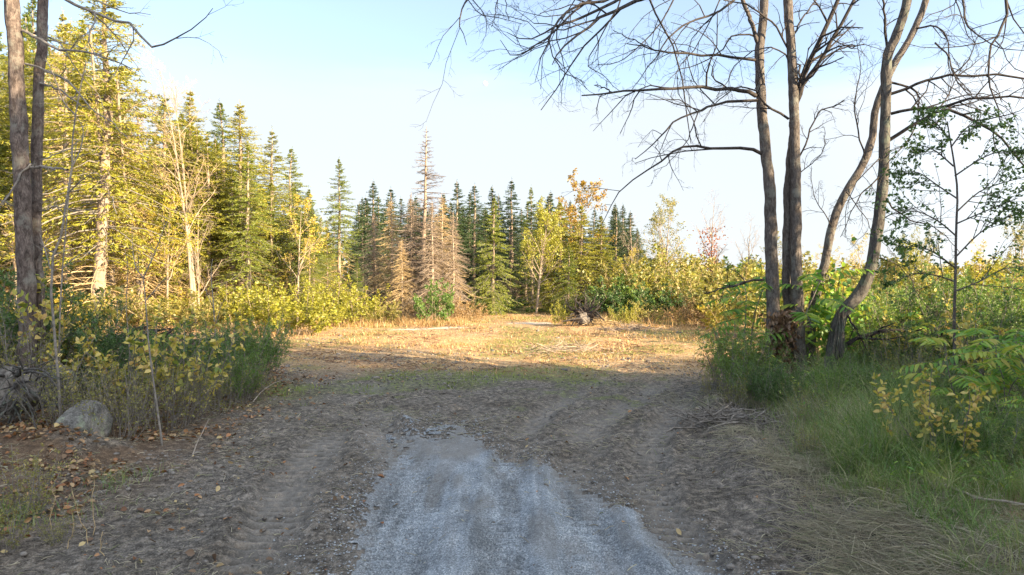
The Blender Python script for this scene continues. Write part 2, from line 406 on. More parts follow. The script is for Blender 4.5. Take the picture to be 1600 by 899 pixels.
def ground_mat():
    t = NT('soil')
    v = t.coord('Object')
    n1 = t.noise(1.1, 6, v, .6); n2 = t.noise(9, 6, v, .7); n3 = t.noise(55, 5, v, .7); n4 = t.noise(3, 5, v, .65, 1.)
    f = t.math('ADD', t.math('MULTIPLY', n2, .5), t.math('MULTIPLY', n3, .5))
    dirt = t.ramp(f, [(.38, (.036, .031, .026)), (.5, (.155, .137, .118)), (.63, (.38, .35, .31))])
    dirt = t.mix(t.ramp(n1, [(.35, (0, 0, 0)), (.7, (1, 1, 1))]), dirt, t.mix(1., dirt, (.58, .56, .53), 'MULTIPLY'))
    trk = t.mix(f, (.14, .13, .116), (.36, .335, .305))
    c = t.mix(t.math('MULTIPLY', t.attr('track'), .68), dirt, trk)
    c = t.mix(t.math('MULTIPLY', t.attr('groove_shade'), .75), c, (.06, .052, .045))  # shade in the tread hollows put into the soil colour
    lit = t.ramp(f, [(.35, (.06, .04, .026)), (.6, (.16, .10, .06)), (.75, (.25, .17, .10))])
    c = t.mix(t.math('MULTIPLY', t.attr('litter'), .8), c, lit)
    straw = t.ramp(f, [(.32, (.20, .11, .055)), (.49, (.47, .30, .15)), (.66, (.66, .47, .27))])
    straw = t.mix(t.ramp(n4, [(.45, (0, 0, 0)), (.72, (.8, .8, .8))]), straw, (.24, .125, .06))
    sf = t.math('MULTIPLY_ADD', t.math('SUBTRACT', n2, .5), .9, t.attr('straw'), True)
    c = t.mix(sf, c, straw)
    green = t.ramp(f, [(.35, (.06, .085, .02)), (.65, (.17, .21, .045))])
    gf = t.math('MULTIPLY', t.attr('green'), t.ramp(n2, [(.40, (0, 0, 0)), (.56, (1, 1, 1))]), clamp=True)
    c = t.mix(t.math('MULTIPLY', gf, .85), c, green)
    pale = t.mix(f, (.42, .36, .29), (.60, .53, .45))
    c = t.mix(t.attr('pale'), c, pale)
    bmp = t.math('ADD', t.math('MULTIPLY', n2, .6), t.math('MULTIPLY', n3, .4))
    return t.bsdf(c, .97, .1, bmp, 1., .06)
def gravel_mat():
    t = NT('gravel'); v = t.coord('Object')
    vo = t.n('ShaderNodeTexVoronoi'); vo.inputs['Scale'].default_value = 85; t.l(v, vo.inputs[0])
    sepc = t.n('ShaderNodeSeparateColor'); t.l(vo.outputs['Color'], sepc.inputs[0])
    n1 = t.noise(1.6, 5, v, .6); n2 = t.noise(160, 3, v, .6)
    c = t.ramp(sepc.outputs[0], [(0, (.10, .12, .14)), (.45, (.27, .315, .355)), (.8, (.45, .50, .545)), (1, (.72, .75, .78))])
    c = t.mix(.35, c, t.ramp(n2, [(.3, (.10, .11, .12)), (.7, (.48, .50, .52))]))
    n5 = t.noise(1.9, 5, t.coord('Object', (2.2, .35, 1)), .6)
    dk = t.mix(1., t.ramp(n1, [(.35, (.74, .74, .74)), (.62, (1, 1, 1))]), t.ramp(n5, [(.38, (.60, .59, .58)), (.56, (1, 1, 1))]), 'MULTIPLY')
    c = t.mix(1., c, dk, 'MULTIPLY')
    c = t.mix(t.math('MULTIPLY', t.attr('dust'), .75), c, t.mix(n2, (.11, .10, .09), (.30, .28, .25)))
    b = t.math('MULTIPLY_ADD', vo.outputs['Distance'], -1.2, n2)
    return t.bsdf(c, .85, .25, b, .8, .012)
M['ground'] = ground_mat(); M['gravel'] = gravel_mat()
t = NT('boulder'); v = t.coord('Object'); n1 = t.noise(6, 7, v, .65, .5); n2 = t.noise(38, 4, v, .7)
c = t.ramp(n1, [(.34, (.035, .031, .027)), (.5, (.12, .11, .10)), (.66, (.26, .25, .235))])
c = t.mix(.4, c, t.ramp(n2, [(.35, (.04, .038, .035)), (.65, (.30, .295, .28))]))
mo = t.ramp(t.noise(4, 5, v, .7), [(.54, (0, 0, 0)), (.64, (1, 1, 1))])
c = t.mix(t.math('MULTIPLY', mo, .55), c, (.22, .27, .17))
M['rock'] = t.bsdf(c, .92, .2, t.math('ADD', n1, t.math('MULTIPLY', n2, .3)), .8, .05)
M['clod'] = plain_bark('clod', (.07, .06, .052), (.24, .215, .19))
M['stone'] = plain_bark('stone', (.20, .22, .24), (.46, .48, .50))
M['moon'] = plain_bark('moon', (.75, .75, .75), (.85, .85, .85))
#--GROUND
def geom_axis(a, b, s0, g):
    out_ = [a]; s = s0
    while out_[-1] < b: out_.append(out_[-1] + s); s *= g
    return out_
ys = list(-np.array(geom_axis(-4.6, 60, .1, 1.16))[::-1]) + list(np.arange(4.65, 12, .04)) + geom_axis(12, 420, .05, 1.0105)
xr = geom_axis(7.5, 420, .06, 1.06)
xs = list(-np.array(xr)[::-1]) + list(np.arange(-7.45, 7.46, .05)) + xr
ys = np.array(sorted(set(np.round(ys, 4)))); xs = np.array(sorted(set(np.round(xs, 4))))
GX, GY = np.meshgrid(xs, ys)
GZ = ground_h(GX, GY)
le, re = poly_x(LEFT_EDGE, GY), poly_x(RIGHT_EDGE, GY)
trk, trd_ = track_mask(GX, GY); groove_shade = np.clip(-trd_, 0, 1) * sst(.3, .6, fbm(GX + 3, GY, 3, 1.9) + .1) * sst(22, 12, GY)
inside = sst(-.5, .8, GX - le) * sst(-.4, .6, re - GX)
nA = fbm(GX, GY, 4, .45); nB = fbm(GX + 31, GY + 7, 4, .28); nC = fbm(GX - 12, GY + 3, 4, 1.6)
edge = 19.2 + .13 * (-GX) + 2.2 * (nA - .5)
straw = np.clip(sst(-2.5, 2.2, GY - edge) * (.55 + .9 * (nA - .2)), 0, 1)
straw = np.maximum(straw, .55 * sst(.3, 1.6, GX - re) * sst(.35, .6, nC))
green = sst(.50, .62, nB) * sst(13, 19, GY) * .9 + sst(.62, .7, nC) * sst(12, 15, GY) * .7
green = np.maximum(green, sst(50, 60, GY) * .6)
litter = sst(1.9, -.4, GX - le) * sst(26, 18, GY) * sst(.3, .6, nC + .12)
pale = sst(.55, .8, np.exp(-((GX + 4.2) / 2.6) ** 2 - ((GY - 35.5 - .2 * GX) / 1.1) ** 2) * (.6 + .8 * nC)) * .9
pale = np.maximum(pale, .8 * sst(.5, .8, np.exp(-((GX - 1.2) / 2.2) ** 2 - ((GY - 38) / .8) ** 2) * (.6 + .8 * nC)))
mb = MB(); I = np.arange(GX.size).reshape(GX.shape)
mb.add(np.stack([GX, GY, GZ], -1), np.stack([I[:-1, :-1], I[:-1, 1:], I[1:, 1:], I[1:, :-1]], -1).reshape(-1, 4))
g = mb.build('ground', M['ground'], smooth=True, attrs=dict(groove_shade=groove_shade, track=trk, straw=straw, green=np.clip(green, 0, 1), litter=litter, pale=pale))
tag(g, kind='structure')
# gravel drive: ragged end where it runs out into the soil
GL = [(-1.9, -40), (-1.5, 4), (-1.56, 6.2), (-1.75, 8), (-1.95, 10.8), (-2.1, 11.6), (-1.9, 12.8)]
GR = [(2.6, -40), (2.35, 5), (2.0, 6.2), (1.55, 7.3), (1.15, 8.4), (.75, 9.4), (.1, 10.3), (-.5, 11.2), (-.9, 12.8)]
gx = np.arange(-2.4, 3.0, .035); gy = np.concatenate([-np.array(geom_axis(-4.6, 40, .1, 1.16))[::-1], np.arange(4.65, 12.8, .035)])
QX, QY = np.meshgrid(gx, gy)
lx = poly_x(GL, QY); rx = poly_x(GR, QY)
rag = .45 * (fbm(QX, QY, 5, 1.7) - .5) + .42 * (fbm(QX * 3.2, QY * .9, 4, 1.6) - .5) + .45 * (fbm(QX, QY, 3, 9) - .5) + .30 * (np.random.RandomState(2).rand(*QX.shape) - .5)
dd = np.minimum(QX - lx, rx - QX)
end = sst(12.4, 9.3, QY)
m0 = np.minimum(dd * 1.0, (12.5 - QY) * .28) + rag * (.42 + 1.7 * (1 - end)) * sst(-2, 4, QY)
mask = m0 > .02
m_, _ = track_mask(QX, QY)
dust = np.clip(sst(.3, .02, m0) * .6 + .95 * sst(7.6, 11.6, QY) * sst(.38, .58, fbm(QX * 1.6 + 9, QY, 4, .9)) + .5 * sst(.5, .62, fbm(QX * 2, QY * .35, 4, 1.6)), 0, 1)
keep = mask[:-1, :-1] & mask[:-1, 1:] & mask[1:, 1:] & mask[1:, :-1]
I = np.arange(QX.size).reshape(QX.shape)
q = np.stack([I[:-1, :-1], I[:-1, 1:], I[1:, 1:], I[1:, :-1]], -1)[keep]
used, inv = np.unique(q, return_inverse=True)
QZ = ground_h(QX, QY) + .006 + .02 * np.clip(m0, 0, 1)
mb = MB(); mb.add(np.stack([QX, QY, QZ], -1).reshape(-1, 3)[used], inv.reshape(-1, 4))
g = mb.build('gravel_road', M['gravel'], smooth=True, attrs=dict(dust=dust.ravel()[used])); tag(g, kind='structure')

rng = np.random.RandomState(5)
# ------------------------------------------------------------------ plant builders
def spruce(name, H, Rd, bare, seed, mats, dens=1., dead_low=True, droop=.25, card=.10, needle_n=14, gap=.36, thick=1.):
    """conifer: trunk, whorled drooping branches, needle sprays"""
    rng = np.random.RandomState(seed); root = empty(name)
    zs = np.linspace(0, H, 14)
    wob = np.cumsum(rng.randn(14, 2) * .03, 0); wob -= wob[0]
    P = np.column_stack([wob, zs]); r0 = .011 * H + .03
    Rr = r0 * (1 - zs / H) ** .8 + .012
    tb = MB(); tb.add(*tube(P, Rr, 9)); tb.build('trunk', mats[0], root, True)
    def whorls(z0, z1, n_at, lf, elev):
        hs = []; z = z0
        while z < z1: hs.append(z); z += gap * (.7 + .6 * rng.rand()) * (1 - .45 * z / H)
        hs = np.repeat(hs, n_at); hs = hs + rng.randn(len(hs)) * .07; hs = np.clip(hs, 0, H * .995)
        n = len(hs); u = hs / H
        L = lf(u) * (.5 + .65 * rng.rand(n))
        az = rng.rand(n) * 2 * math.pi; el = elev(u) + rng.randn(n) * .1
        base = np.stack([np.interp(hs, zs, P[:, 0]), np.interp(hs, zs, P[:, 1]), hs], 1)
        d = np.stack([np.cos(az) * np.cos(el), np.sin(az) * np.cos(el), np.sin(el)], 1)
        K = 5; Q = np.empty((n, K, 3)); Q[:, 0] = base
        for k in range(1, K):
            Q[:, k] = Q[:, k - 1] + d * (L / (K - 1))[:, None]
            d = nrm(d + rng.randn(n, 3) * .06 + np.array([0, 0, 1.]) * ((-droop if k < 3 else droop * .9)))
        return Q, (.006 + .011 * L)[:, None] * np.linspace(1, .3, K)[None]
    crown = lambda u: Rd * np.clip((1 - u) / (1 - bare), 0, 1) ** .92 * np.clip(.6 + (u - bare) * 3, .3, 1) + .05
    if mats[1] is not None:
        Q, QR = whorls(H * bare, H * .99, int(round(7 * dens)), crown, lambda u: .95 * u ** 2.5 - .12)
        fb = MB(); fb.add(*tube(Q, QR, 3), 1)
        T1, R1 = grow(Q, QR, rng, int(11 * dens), (.15, 1.), (35, 65), (.22, .5), 3, .6, .1, -.12, .8)
        u1, u0 = T1[:, 0, 2] / H, Q[:, 0, 2] / H
        for (A, B, nn, u) in ((T1, R1, needle_n, u1), (Q, QR, needle_n + 3, u0)):
            for k_, lo_, hi_, cs in ((1., 0, .72, 1.), (.75, .72, .88, .85), (.5, .88, 2, .7)):
                sel = (u >= lo_) & (u < hi_)
                if sel.any(): fb.add(*leaves_on(A[sel], B[sel], rng, max(2, int(nn * k_)), card * cs, card * cs * .24, (.1, 1.), .35, 'diamond', (15, 55), .18), 0)
        # leader and top shoots
        n = 30; zt = H * (.94 + .08 * rng.rand(n)); az = rng.rand(n) * 6.28
        fb.add(*leaf(np.stack([np.cos(az) * .01 + P[-1, 0], np.sin(az) * .01 + P[-1, 1], zt], 1), np.stack([np.cos(az), np.sin(az), 1.6 + 0 * az], 1), card * .7, card * .25, rng, .3), 0)
        fb.build('crown', [mats[1], M['twig_grey']], root)
    if dead_low or mats[1] is None:
        lo, hi = (.08, bare) if mats[1] is not None else (bare, .985)
        Q, QR = whorls(H * lo, H * hi, int(round((4 if mats[1] is not None else 7) * dens)), (lambda u: Rd * .75 + 0 * u) if mats[1] is not None else crown, lambda u: .5 * u ** 2 - .1)
        db = MB(); db.add(*tube(Q, QR * .8 * thick, 3))
        T1, R1 = grow(Q, QR, rng, 10 if mats[1] is None else 7, (.12, 1.), (35, 70), (.22, .5), 3, .6, .14, -.2, .6, rmin=.0045 * thick)
        db.add(*tube(T1, R1, 3))
        T2, R2 = grow(T1, R1, rng, 3, (.1, 1.), (30, 60), (.25, .55), 2, .8, .14, -.2, .4, rmin=.0035)
        db.add(*tube(T2, R2, 3))
        db.build('dead_branches' if mats[1] is not None else 'branches', mats[2], root)
    return root
def broadleaf(name, H, seed, mats, limbs=10, spread=(25, 48), start=.35, nleaf=5, ls=.11, ln=(.32, .46), twigs=5, stems=1, lean=0., clump=.0, r0=None):
    rng = np.random.RandomState(seed); root = empty(name)
    K = 8; P = []; RR = []
    r0 = r0 or .0095 * H + .02
    for s in range(stems):
        a = rng.rand() * 6.28; d = np.array([math.cos(a), math.sin(a), 0]) * (lean + (.14 if stems > 1 else .03))
        z = np.linspace(0, H * (.95 + .1 * rng.rand()), K)
        p = np.outer(z, d) * (.4 + .6 * (z / H)[:, None]); p[:, 2] = z; p[1:, :2] += np.cumsum(rng.randn(K - 1, 2) * .02 * H / 8, 0)
        P.append(p); RR.append(r0 * (1 - .92 * z / z[-1]))
    P = np.array(P); RR = np.array(RR)
    tb = MB(); tb.add(*tube(P, RR, 8), 0)
    A, B = grow(P, RR, rng, limbs, (start, .97), spread, ln, 6, .6, .12, .06)
    A2, B2 = grow(A, B, rng, 6, (.2, 1.), (25, 55), (.3, .55), 4, .6, .16, .03)
    A3, B3 = grow(A2, B2, rng, twigs, (.15, 1.), (25, 60), (.35, .6), 3, .6, .2, .02, rmin=.003)
    tb.add(*tube(A, B, 5)); tb.build('trunk', mats[0], root, True)
    tw = MB(); tw.add(*tube(A2, B2, 3)); tw.add(*tube(A3, B3, 3)); 
    if mats[1] is None or nleaf == 0:
        A4, B4 = grow(A3, B3, rng, 3, (.2, 1.), (25, 60), (.4, .7), 3, .7, .2, .02, rmin=.0028)
        tw.add(*tube(A4, B4, 3)); tw.build('branches', mats[2], root)
    else:
        tw.build('branches', mats[2], root)
        fb = MB(); fb.add(*leaves_on(A3, B3, rng, nleaf, ls, ls * .62, (.1, 1.05), .4, 'diamond', (30, 90), .15, ls * .5))
        fb.add(*leaves_on(A2, B2, rng, nleaf, ls, ls * .62, (.4, 1.05), .4, 'diamond', (30, 90), .15, ls * .5))
        fb.build('crown', mats[1], root)
    return root
def shrub(name, H, Wd, seed, mats, stems=14, nleaf=9, ls=.06, kids=6, upright=.0, shape='leaf', asp=.55, grav=.05, planar=0., lo=.15, sub=3):
    rng = np.random.RandomState(seed); root = empty(name)
    a = rng.rand(stems) * 6.28; rad = Wd * .5 * np.sqrt(rng.rand(stems)) * .55
    el = np.clip((.95 - upright) * rng.rand(stems) * (Wd / H), 0, 1.1)
    p0 = np.stack([np.cos(a) * rad, np.sin(a) * rad, np.full(stems, -.12)], 1)
    d = np.stack([np.cos(a) * np.sin(el), np.sin(a) * np.sin(el), np.cos(el)], 1)
    L = (H + .12) * (.55 + .5 * rng.rand(stems)); K = 7
    Q = np.empty((stems, K, 3)); Q[:, 0] = p0
    for k in range(1, K):
        Q[:, k] = Q[:, k - 1] + d * (L / (K - 1))[:, None]; d = nrm(d + rng.randn(stems, 3) * .09 + np.array([0, 0, grav]))
    QR = (.004 + .004 * L)[:, None] * np.linspace(1, .35, K)[None]
    sb = MB(); sb.add(*tube(Q, QR, 5))
    A, B = grow(Q, QR, rng, kids, (lo + .1, .97), (20, 55), (.22, .42), 4, .6, .14, .04)
    sb.add(*tube(A, B, 3))
    fb = MB()
    if sub:
        A2, B2 = grow(A, B, rng, sub, (.2, .97), (25, 60), (.3, .5), 3, .6, .14, .04, rmin=.0018); sb.add(*tube(A2, B2, 3))
        fb.add(*leaves_on(A2, B2, rng, nleaf, ls, ls * asp, (.05, 1.), .45, shape, (35, 80), .1))
    fb.add(*leaves_on(A, B, rng, nleaf + 2, ls, ls * asp, (.1, 1.), .45, shape, (35, 80), .1))
    fb.add(*leaves_on(Q, QR, rng, nleaf + 4, ls, ls * asp, (lo + .1, 1.), .45, shape, (35, 80), .1))
    sb.build('stems', mats[0], root); fb.build('foliage', mats[1], root)
    return root
def sumac(name, H, seed, stems=3, nfr=8, fl=.5, mats=None, pairs=9, lean=None):
    """staghorn sumac: bare stems carrying long leaves of paired drooping leaflets"""
    rng = np.random.RandomState(seed); root = empty(name); mats = mats or (M['twig_grey'], M['leaf_sumac'])
    sb, fb = MB(), MB()
    for s in range(stems):
        a = rng.rand() * 6.28; k = 6; d = np.array([math.cos(a) * .3, math.sin(a) * .3, 1.])
        if lean is not None: d = d + np.array(lean)
        h = H * (.7 + .35 * rng.rand()); p = np.array([rng.randn() * .12, rng.randn() * .12, -.1]); P = [p]
        for i in range(k - 1):
            d = nrm(d + rng.randn(3) * .12); p = p + d * h / (k - 1); P.append(p)
        P = np.array(P)[None]; Rr = np.linspace(.016, .007, k)[None]
        sb.add(*tube(P, Rr, 6))
        tt = .45 + .55 * (np.arange(nfr) + rng.rand(nfr)) / nfr
        b, T, _ = sample(P, Rr, tt[None]); b = b[0]
        az = np.arange(nfr) * 2.4 + rng.rand(nfr); el = .15 + .6 * tt * rng.rand(nfr)
        dd_ = np.stack([np.cos(az) * np.cos(el), np.sin(az) * np.cos(el), np.sin(el)], 1)
        K = 8; Q = np.empty((nfr, K, 3)); Q[:, 0] = b; L = fl * (.7 + .5 * rng.rand(nfr))
        for i in range(1, K):
            Q[:, i] = Q[:, i - 1] + dd_ * (L / (K - 1))[:, None]; dd_ = nrm(dd_ + np.array([0, 0, -.14]) + rng.randn(nfr, 3) * .03)
        QR = np.full((nfr, K), .0028); sb.add(*tube(Q, QR, 3))
        tl = np.repeat(np.linspace(.2, .97, pairs), 2)[None] * np.ones((nfr, 1))
        pp, TT, _ = sample(Q, QR, tl); sd_ = np.tile([1, -1], pairs)[None, :, None]
        side = nrm(np.cross(TT, [0, 0, 1.])) * sd_
        dl = nrm(side + TT * .35 + np.array([0, 0, -.35]) + rng.randn(*side.shape) * .1)
        wl = (L[:, None] * .30 * np.sin(np.clip(tl, 0, 1) * 2.6 + .35)).ravel()
        fb.add(*leaf(pp.reshape(-1, 3), dl.reshape(-1, 3), wl, wl * .27, rng, .75, 'leaf', .1))
    sb.build('stems', mats[0], root); fb.build('foliage', mats[1], root)
    return root
def place(root, px=None, D=None, x=None, y=None, s=1., rz=None, top=None, H=None, sink=.05, label=None, cat=None, group=None, sx=None, tilt=None):
    if px is not None: x, y = X_at(px, D), D
    z = float(ground_h(x, y)) - sink
    if top is not None: s = (Z_at(top, y) - z) / H
    root.location = (x, y, z)
    root.rotation_euler = (tilt[0] if tilt else 0, tilt[1] if tilt else 0, random.random() * 6.28 if rz is None else rz)
    k = sx or 1.; root.scale = (s * k, s * k, s)
    tag(root, label, cat, group); return root
random.seed(3)
class Kit:
    """first placing moves the original, later ones place copies"""
    def __init__(s, root, H): s.root, s.H, s.used = root, H, False; _KIDS[root.name] = children(root)
    def put(self, **k):
        o = copy_tree(self.root) if self.used else self.root; self.used = True
        for key in ('label', 'category', 'group', 'kind'):
            if key in o: del o[key]
        if 'top' in k: k['H'] = self.H
        return place(o, **k)

#--FOREST
bs, tt_, tg = M['bark_spruce'], M['twig_tan'], M['twig_grey_tan']
K_gold = [Kit(spruce('spruce_tree', 12, 2.9, .2, 1, (bs, M['needle_gold'], tt_)), 12), Kit(spruce('spruce_tree', 12, 2.5, .36, 2, (bs, M['needle_gold'], tt_)), 12)]
K_green = [Kit(spruce('spruce_tree', 11, 2.5, .1, 3, (bs, M['needle_green'], tg)), 11), Kit(spruce('spruce_tree', 11, 2.1, .42, 4, (bs, M['needle_green'], tt_)), 11)]
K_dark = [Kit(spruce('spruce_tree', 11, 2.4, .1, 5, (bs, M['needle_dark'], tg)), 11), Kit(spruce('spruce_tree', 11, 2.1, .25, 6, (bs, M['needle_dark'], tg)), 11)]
K_dead = [Kit(spruce('dead_spruce', 9, 3.2, .06, 7, (M['bark_pale'], None, tt_), droop=.3, dens=1.3, thick=1.5), 9), Kit(spruce('dead_spruce', 9, 2.7, .1, 8, (M['bark_pale'], None, M['twig_grey_tan']), droop=.3, dens=1.3, thick=1.5), 9)]
K_talldead = Kit(spruce('dead_spruce', 12, 2.9, .2, 9, (M['bark_spruce'], None, M['twig_snag']), dens=.8, droop=.10, gap=.52, thick=1.9), 12)
K_wide = Kit(spruce('spruce_tree', 8, 2.5, .03, 10, (bs, M['needle_green'], tt_), dens=1.2, dead_low=False), 8)
K_wgold = Kit(spruce('spruce_tree', 9, 2.9, .04, 13, (bs, M['needle_gold'], tt_), dens=1.2, dead_low=False), 9)
K_lime = Kit(broadleaf('young_maple', 6, 20, (M['bark_pale'], M['leaf_lime'], tg), 11, (25, 45), .3, 5, .12, stems=3), 6)
K_gtree = Kit(broadleaf('birch_tree', 8, 21, (M['bark_pale'], M['leaf_gold'], tt_), 12, (25, 50), .35, 4, .11), 8)
K_amber = Kit(broadleaf('maple_tree', 9, 22, (M['bark_pale'], M['leaf_amber'], tt_), 14, (25, 50), .3, 7, .15), 9)
K_bare = [Kit(broadleaf('bare_maple', 10, 23, (M['bark_pale'], None, tt_), 14, (18, 38), .35, 0, 0, ln=(.18, .32), stems=2, r0=.065), 10), Kit(broadleaf('bare_maple', 8, 24, (M['bark_pale'], None, tg), 14, (20, 45), .2, 0, 0), 8)]
K_airy = Kit(broadleaf('poplar_tree', 8, 25, (M['bark_pale'], M['leaf_olive'], tg), 14, (20, 42), .25, 4, .12, stems=2), 8)
K_sh = dict(
    lime=Kit(shrub('leafy_shrub', 2.2, 2.4, 30, (tg, M['leaf_lime']), 16, 8, .11, 7, shape='diamond'), 2.2),
    green=Kit(shrub('leafy_shrub', 2.2, 2.6, 31, (tg, M['leaf_shrub']), 16, 8, .11, 7, shape='diamond'), 2.2),
    dark=Kit(shrub('leafy_shrub', 2.4, 2.8, 32, (tg, M['leaf_shrub_dark']), 18, 8, .12, 7, shape='diamond'), 2.4),
    olive=Kit(shrub('leafy_shrub', 2.4, 2.6, 33, (tt_, M['leaf_olive']), 18, 6, .11, 7, shape='diamond'), 2.4),
    gold=Kit(shrub('leafy_shrub', 2.4, 2.6, 34, (tt_, M['leaf_gold']), 16, 7, .11, 7, shape='diamond'), 2.4),
    dry=Kit(shrub('dry_shrub', 1.6, 2.0, 35, (tt_, M['needle_brown']), 26, 3, .08, 8, shape='diamond'), 1.6))
# the ones the photograph lets one single out:  kit, column, distance, top row, label, category
named = [
 (K_gold[0], 150, 32, -70, 'tallest golden green spruce beside the pine trunks, its top cut by the frame', 'spruce'),
 (K_gold[1], 253, 39, 148, 'spire topped yellow green spruce standing just past the tallest spruce', 'spruce'),
 (K_gold[0], 292, 40, 137, 'high sunlit spruce whose crown rises behind the forked bare maple', 'spruce'),
 (K_green[1], 347, 43, 162, 'green spruce with a feathery tip above the leafless forked maple', 'spruce'),
 (K_gold[1], 372, 40, 158, 'golden spruce with long bare trunk at the high end of the sunlit row', 'spruce'),
 (K_gold[0], 421, 42, 204, 'yellow green spruce where the sunlit row steps down', 'spruce'),
 (K_green[1], 456, 44, 234, 'slim green spruce ending the tall sunlit row', 'spruce'),
 (K_green[1], 531, 42, 250, 'lone spruce on a long pale bare trunk at the edge of the clearing', 'spruce'),
 (K_dark[0], 585, 50, 284, 'dark narrow spruce between the lone spruce and the dead spruces', 'spruce'),
 (K_dark[1], 611, 51, 294, 'dark spruce looking out over the first brown dead spruce', 'spruce'),
 (K_talldead, 664, 42, 197, 'tallest dead spruce, grey and needleless, spire high above its neighbours', 'dead spruce'),
 (K_dead[0], 612, 43, 308, 'tan dead spruce at the lone spruce end of the dead group', 'dead spruce'),
 (K_dead[1], 641, 42, 300, 'slender tan dead spruce in the middle of the dead group', 'dead spruce'),
 (K_dead[0], 628, 41, 372, 'low bushy tan dead spruce before the slender dead ones', 'dead spruce'),
 (K_dead[1], 705, 42, 330, 'tan dead spruce at the dark wood side, behind the round green bush', 'dead spruce'),
 (K_dead[1], 588, 44, 330, 'lowest tan dead spruce, next to the lone spruce', 'dead spruce'),
 (K_dead[1], 672, 41, 315, 'tan dead spruce in front of the tallest dead one', 'dead spruce'),
 (K_dead[0], 692, 43, 303, 'wide tan dead spruce with arching boughs beside the dark wood', 'dead spruce'),
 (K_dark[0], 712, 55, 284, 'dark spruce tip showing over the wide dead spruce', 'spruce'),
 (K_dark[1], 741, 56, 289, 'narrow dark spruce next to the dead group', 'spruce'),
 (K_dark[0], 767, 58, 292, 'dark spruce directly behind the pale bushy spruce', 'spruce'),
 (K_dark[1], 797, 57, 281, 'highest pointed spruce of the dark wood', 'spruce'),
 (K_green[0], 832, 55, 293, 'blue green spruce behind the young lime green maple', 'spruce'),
 (K_wide, 770, 47, 311, 'pale bushy spruce with branches to the ground in front of the dark wood', 'spruce'),
 (K_lime, 838, 48, 343, 'young lime green maple with several white stems before the dark wood', 'maple'),
 (K_wgold, 872, 50, 316, 'full green spruce between the young maple and the yellow spruces', 'spruce'),
 (K_wgold, 905, 50, 322, 'yellow green spruce behind the uprooted stump', 'spruce'),
 (K_wide, 888, 47, 385, 'low spruce with a brown lower skirt behind the uprooted stump', 'spruce'),
 (K_wgold, 938, 50, 338, 'round shouldered yellow spruce at the end of the lit clump', 'spruce'),
 (K_amber, 905, 52, 292, 'orange tinged maple rising over the yellow spruces', 'maple'),
 (K_dark[1], 962, 57, 326, 'dark spruce just past the orange tinged maple', 'spruce'),
 (K_dark[0], 986, 55, 331, 'last dark spruce of the wood, behind a grey bare sapling', 'spruce'),
 (K_bare[1], 988, 50, 352, 'grey leafless sapling above the golden birch', 'bare tree'),
 (K_gtree, 985, 47, 398, 'small golden birch standing at the end of the wood', 'birch'),
 (K_airy, 1040, 50, 332, 'airy yellow green poplar beyond the clearing, sky between its leaves', 'poplar'),
 (K_bare[1], 1110, 54, 320, 'nearly leafless tree with a rust red vine up its middle', 'bare tree'),
 (K_bare[0], 305, 35, 118, 'pale leafless maple forking low in front of the golden spruces', 'bare tree'),
 (K_green[0], 485, 47, 330, 'short spruce filling the gap before the lone spruce', 'spruce'),
]
for kit, px, D, top, lab, cat in named:
    kit.put(px=px, D=D, top=top, label=lab, cat=cat, group='trees round the clearing', sx=1.25 if top < 300 and px < 500 else 1.3 if 860 < px < 945 and kit is not K_amber else 1.4 if kit in K_dark else None)
# rust red vine
rg = np.random.RandomState(8)
vx, vy = X_at(1110, 53.7), 53.7
tt2 = rg.rand(700); vp = np.stack([vx + .45 * rg.randn(700) * (.3 + tt2), vy + .3 * rg.randn(700), .6 + 5.8 * tt2], 1)
vine = MB(); vine.add(*leaf(vp, rg.randn(700, 3), .17, .12, rg, .3)); 
st = np.stack([vx + .15 * np.sin(np.linspace(0, 9, 12)), vy + .15 * np.cos(np.linspace(0, 9, 12)), np.linspace(0, 6.2, 12)], 1)
vr = empty('climbing_vine', (0, 0, 0), 0, 'rust red vine climbing the nearly leafless tree beyond the clearing', 'vine')
vine.build('foliage', M['leaf_red'], vr); vb = MB(); vb.add(*tube(st, np.full(12, .025), 5)); vb.build('stem', M['twig_dark'], vr)
# leaning pale trunks of the near pines in the sun
for (pts, r, lab) in (([(181, 492), (172, 400), (164, 320), (157, 230), (150, 150), (140, 40)], .11, 'leaning pale trunked pine nearest the big pine trunks'),
                      ([(222, 492), (213, 420), (205, 345), (196, 290), (188, 200), (182, 110)], .11, 'second leaning pale trunked pine, closer to the forked bare maple')):
    D = 30 if r == .11 else 31
    P = np.array([at(a, b, D + .01 * b) for a, b in pts]); z0 = ground_h(P[0, 0], P[0, 1]); P[0, 2] = z0 - .1
    base = P[0].copy(); P = spline(P - base, 14)
    root = empty('pine_tree', tuple(base), 0, lab, 'pine', 'trees round the clearing')
    rg = np.random.RandomState(int(pts[0][0]))
    tb = MB(); RR = np.linspace(r, .05, 14); tb.add(*tube(P, RR, 9)); tb.build('trunk', M['bark_pale'], root, True)
    A, B = grow(P[None], RR[None], rg, 46, (.15, .99), (55, 85), (1.0, 2.1), 5, .35, .1, -.04, absl=True)
    A2, B2 = grow(A, B, rg, 8, (.2, 1.), (30, 60), (.25, .45), 3, .6, .15, 0, .5); 
    br = MB(); br.add(*tube(A, B, 4)); br.add(*tube(A2, B2, 3)); br.build('branches', tt_, root)
    hi = A2[:, 0, 2] > 3.2; cr = MB(); cr.add(*leaves_on(A2[hi], B2[hi], rg, 12, .15, .045, (.2, 1.), .3, 'diamond', (20, 60), .1)); cr.build('crown', M['needle_gold'], root)
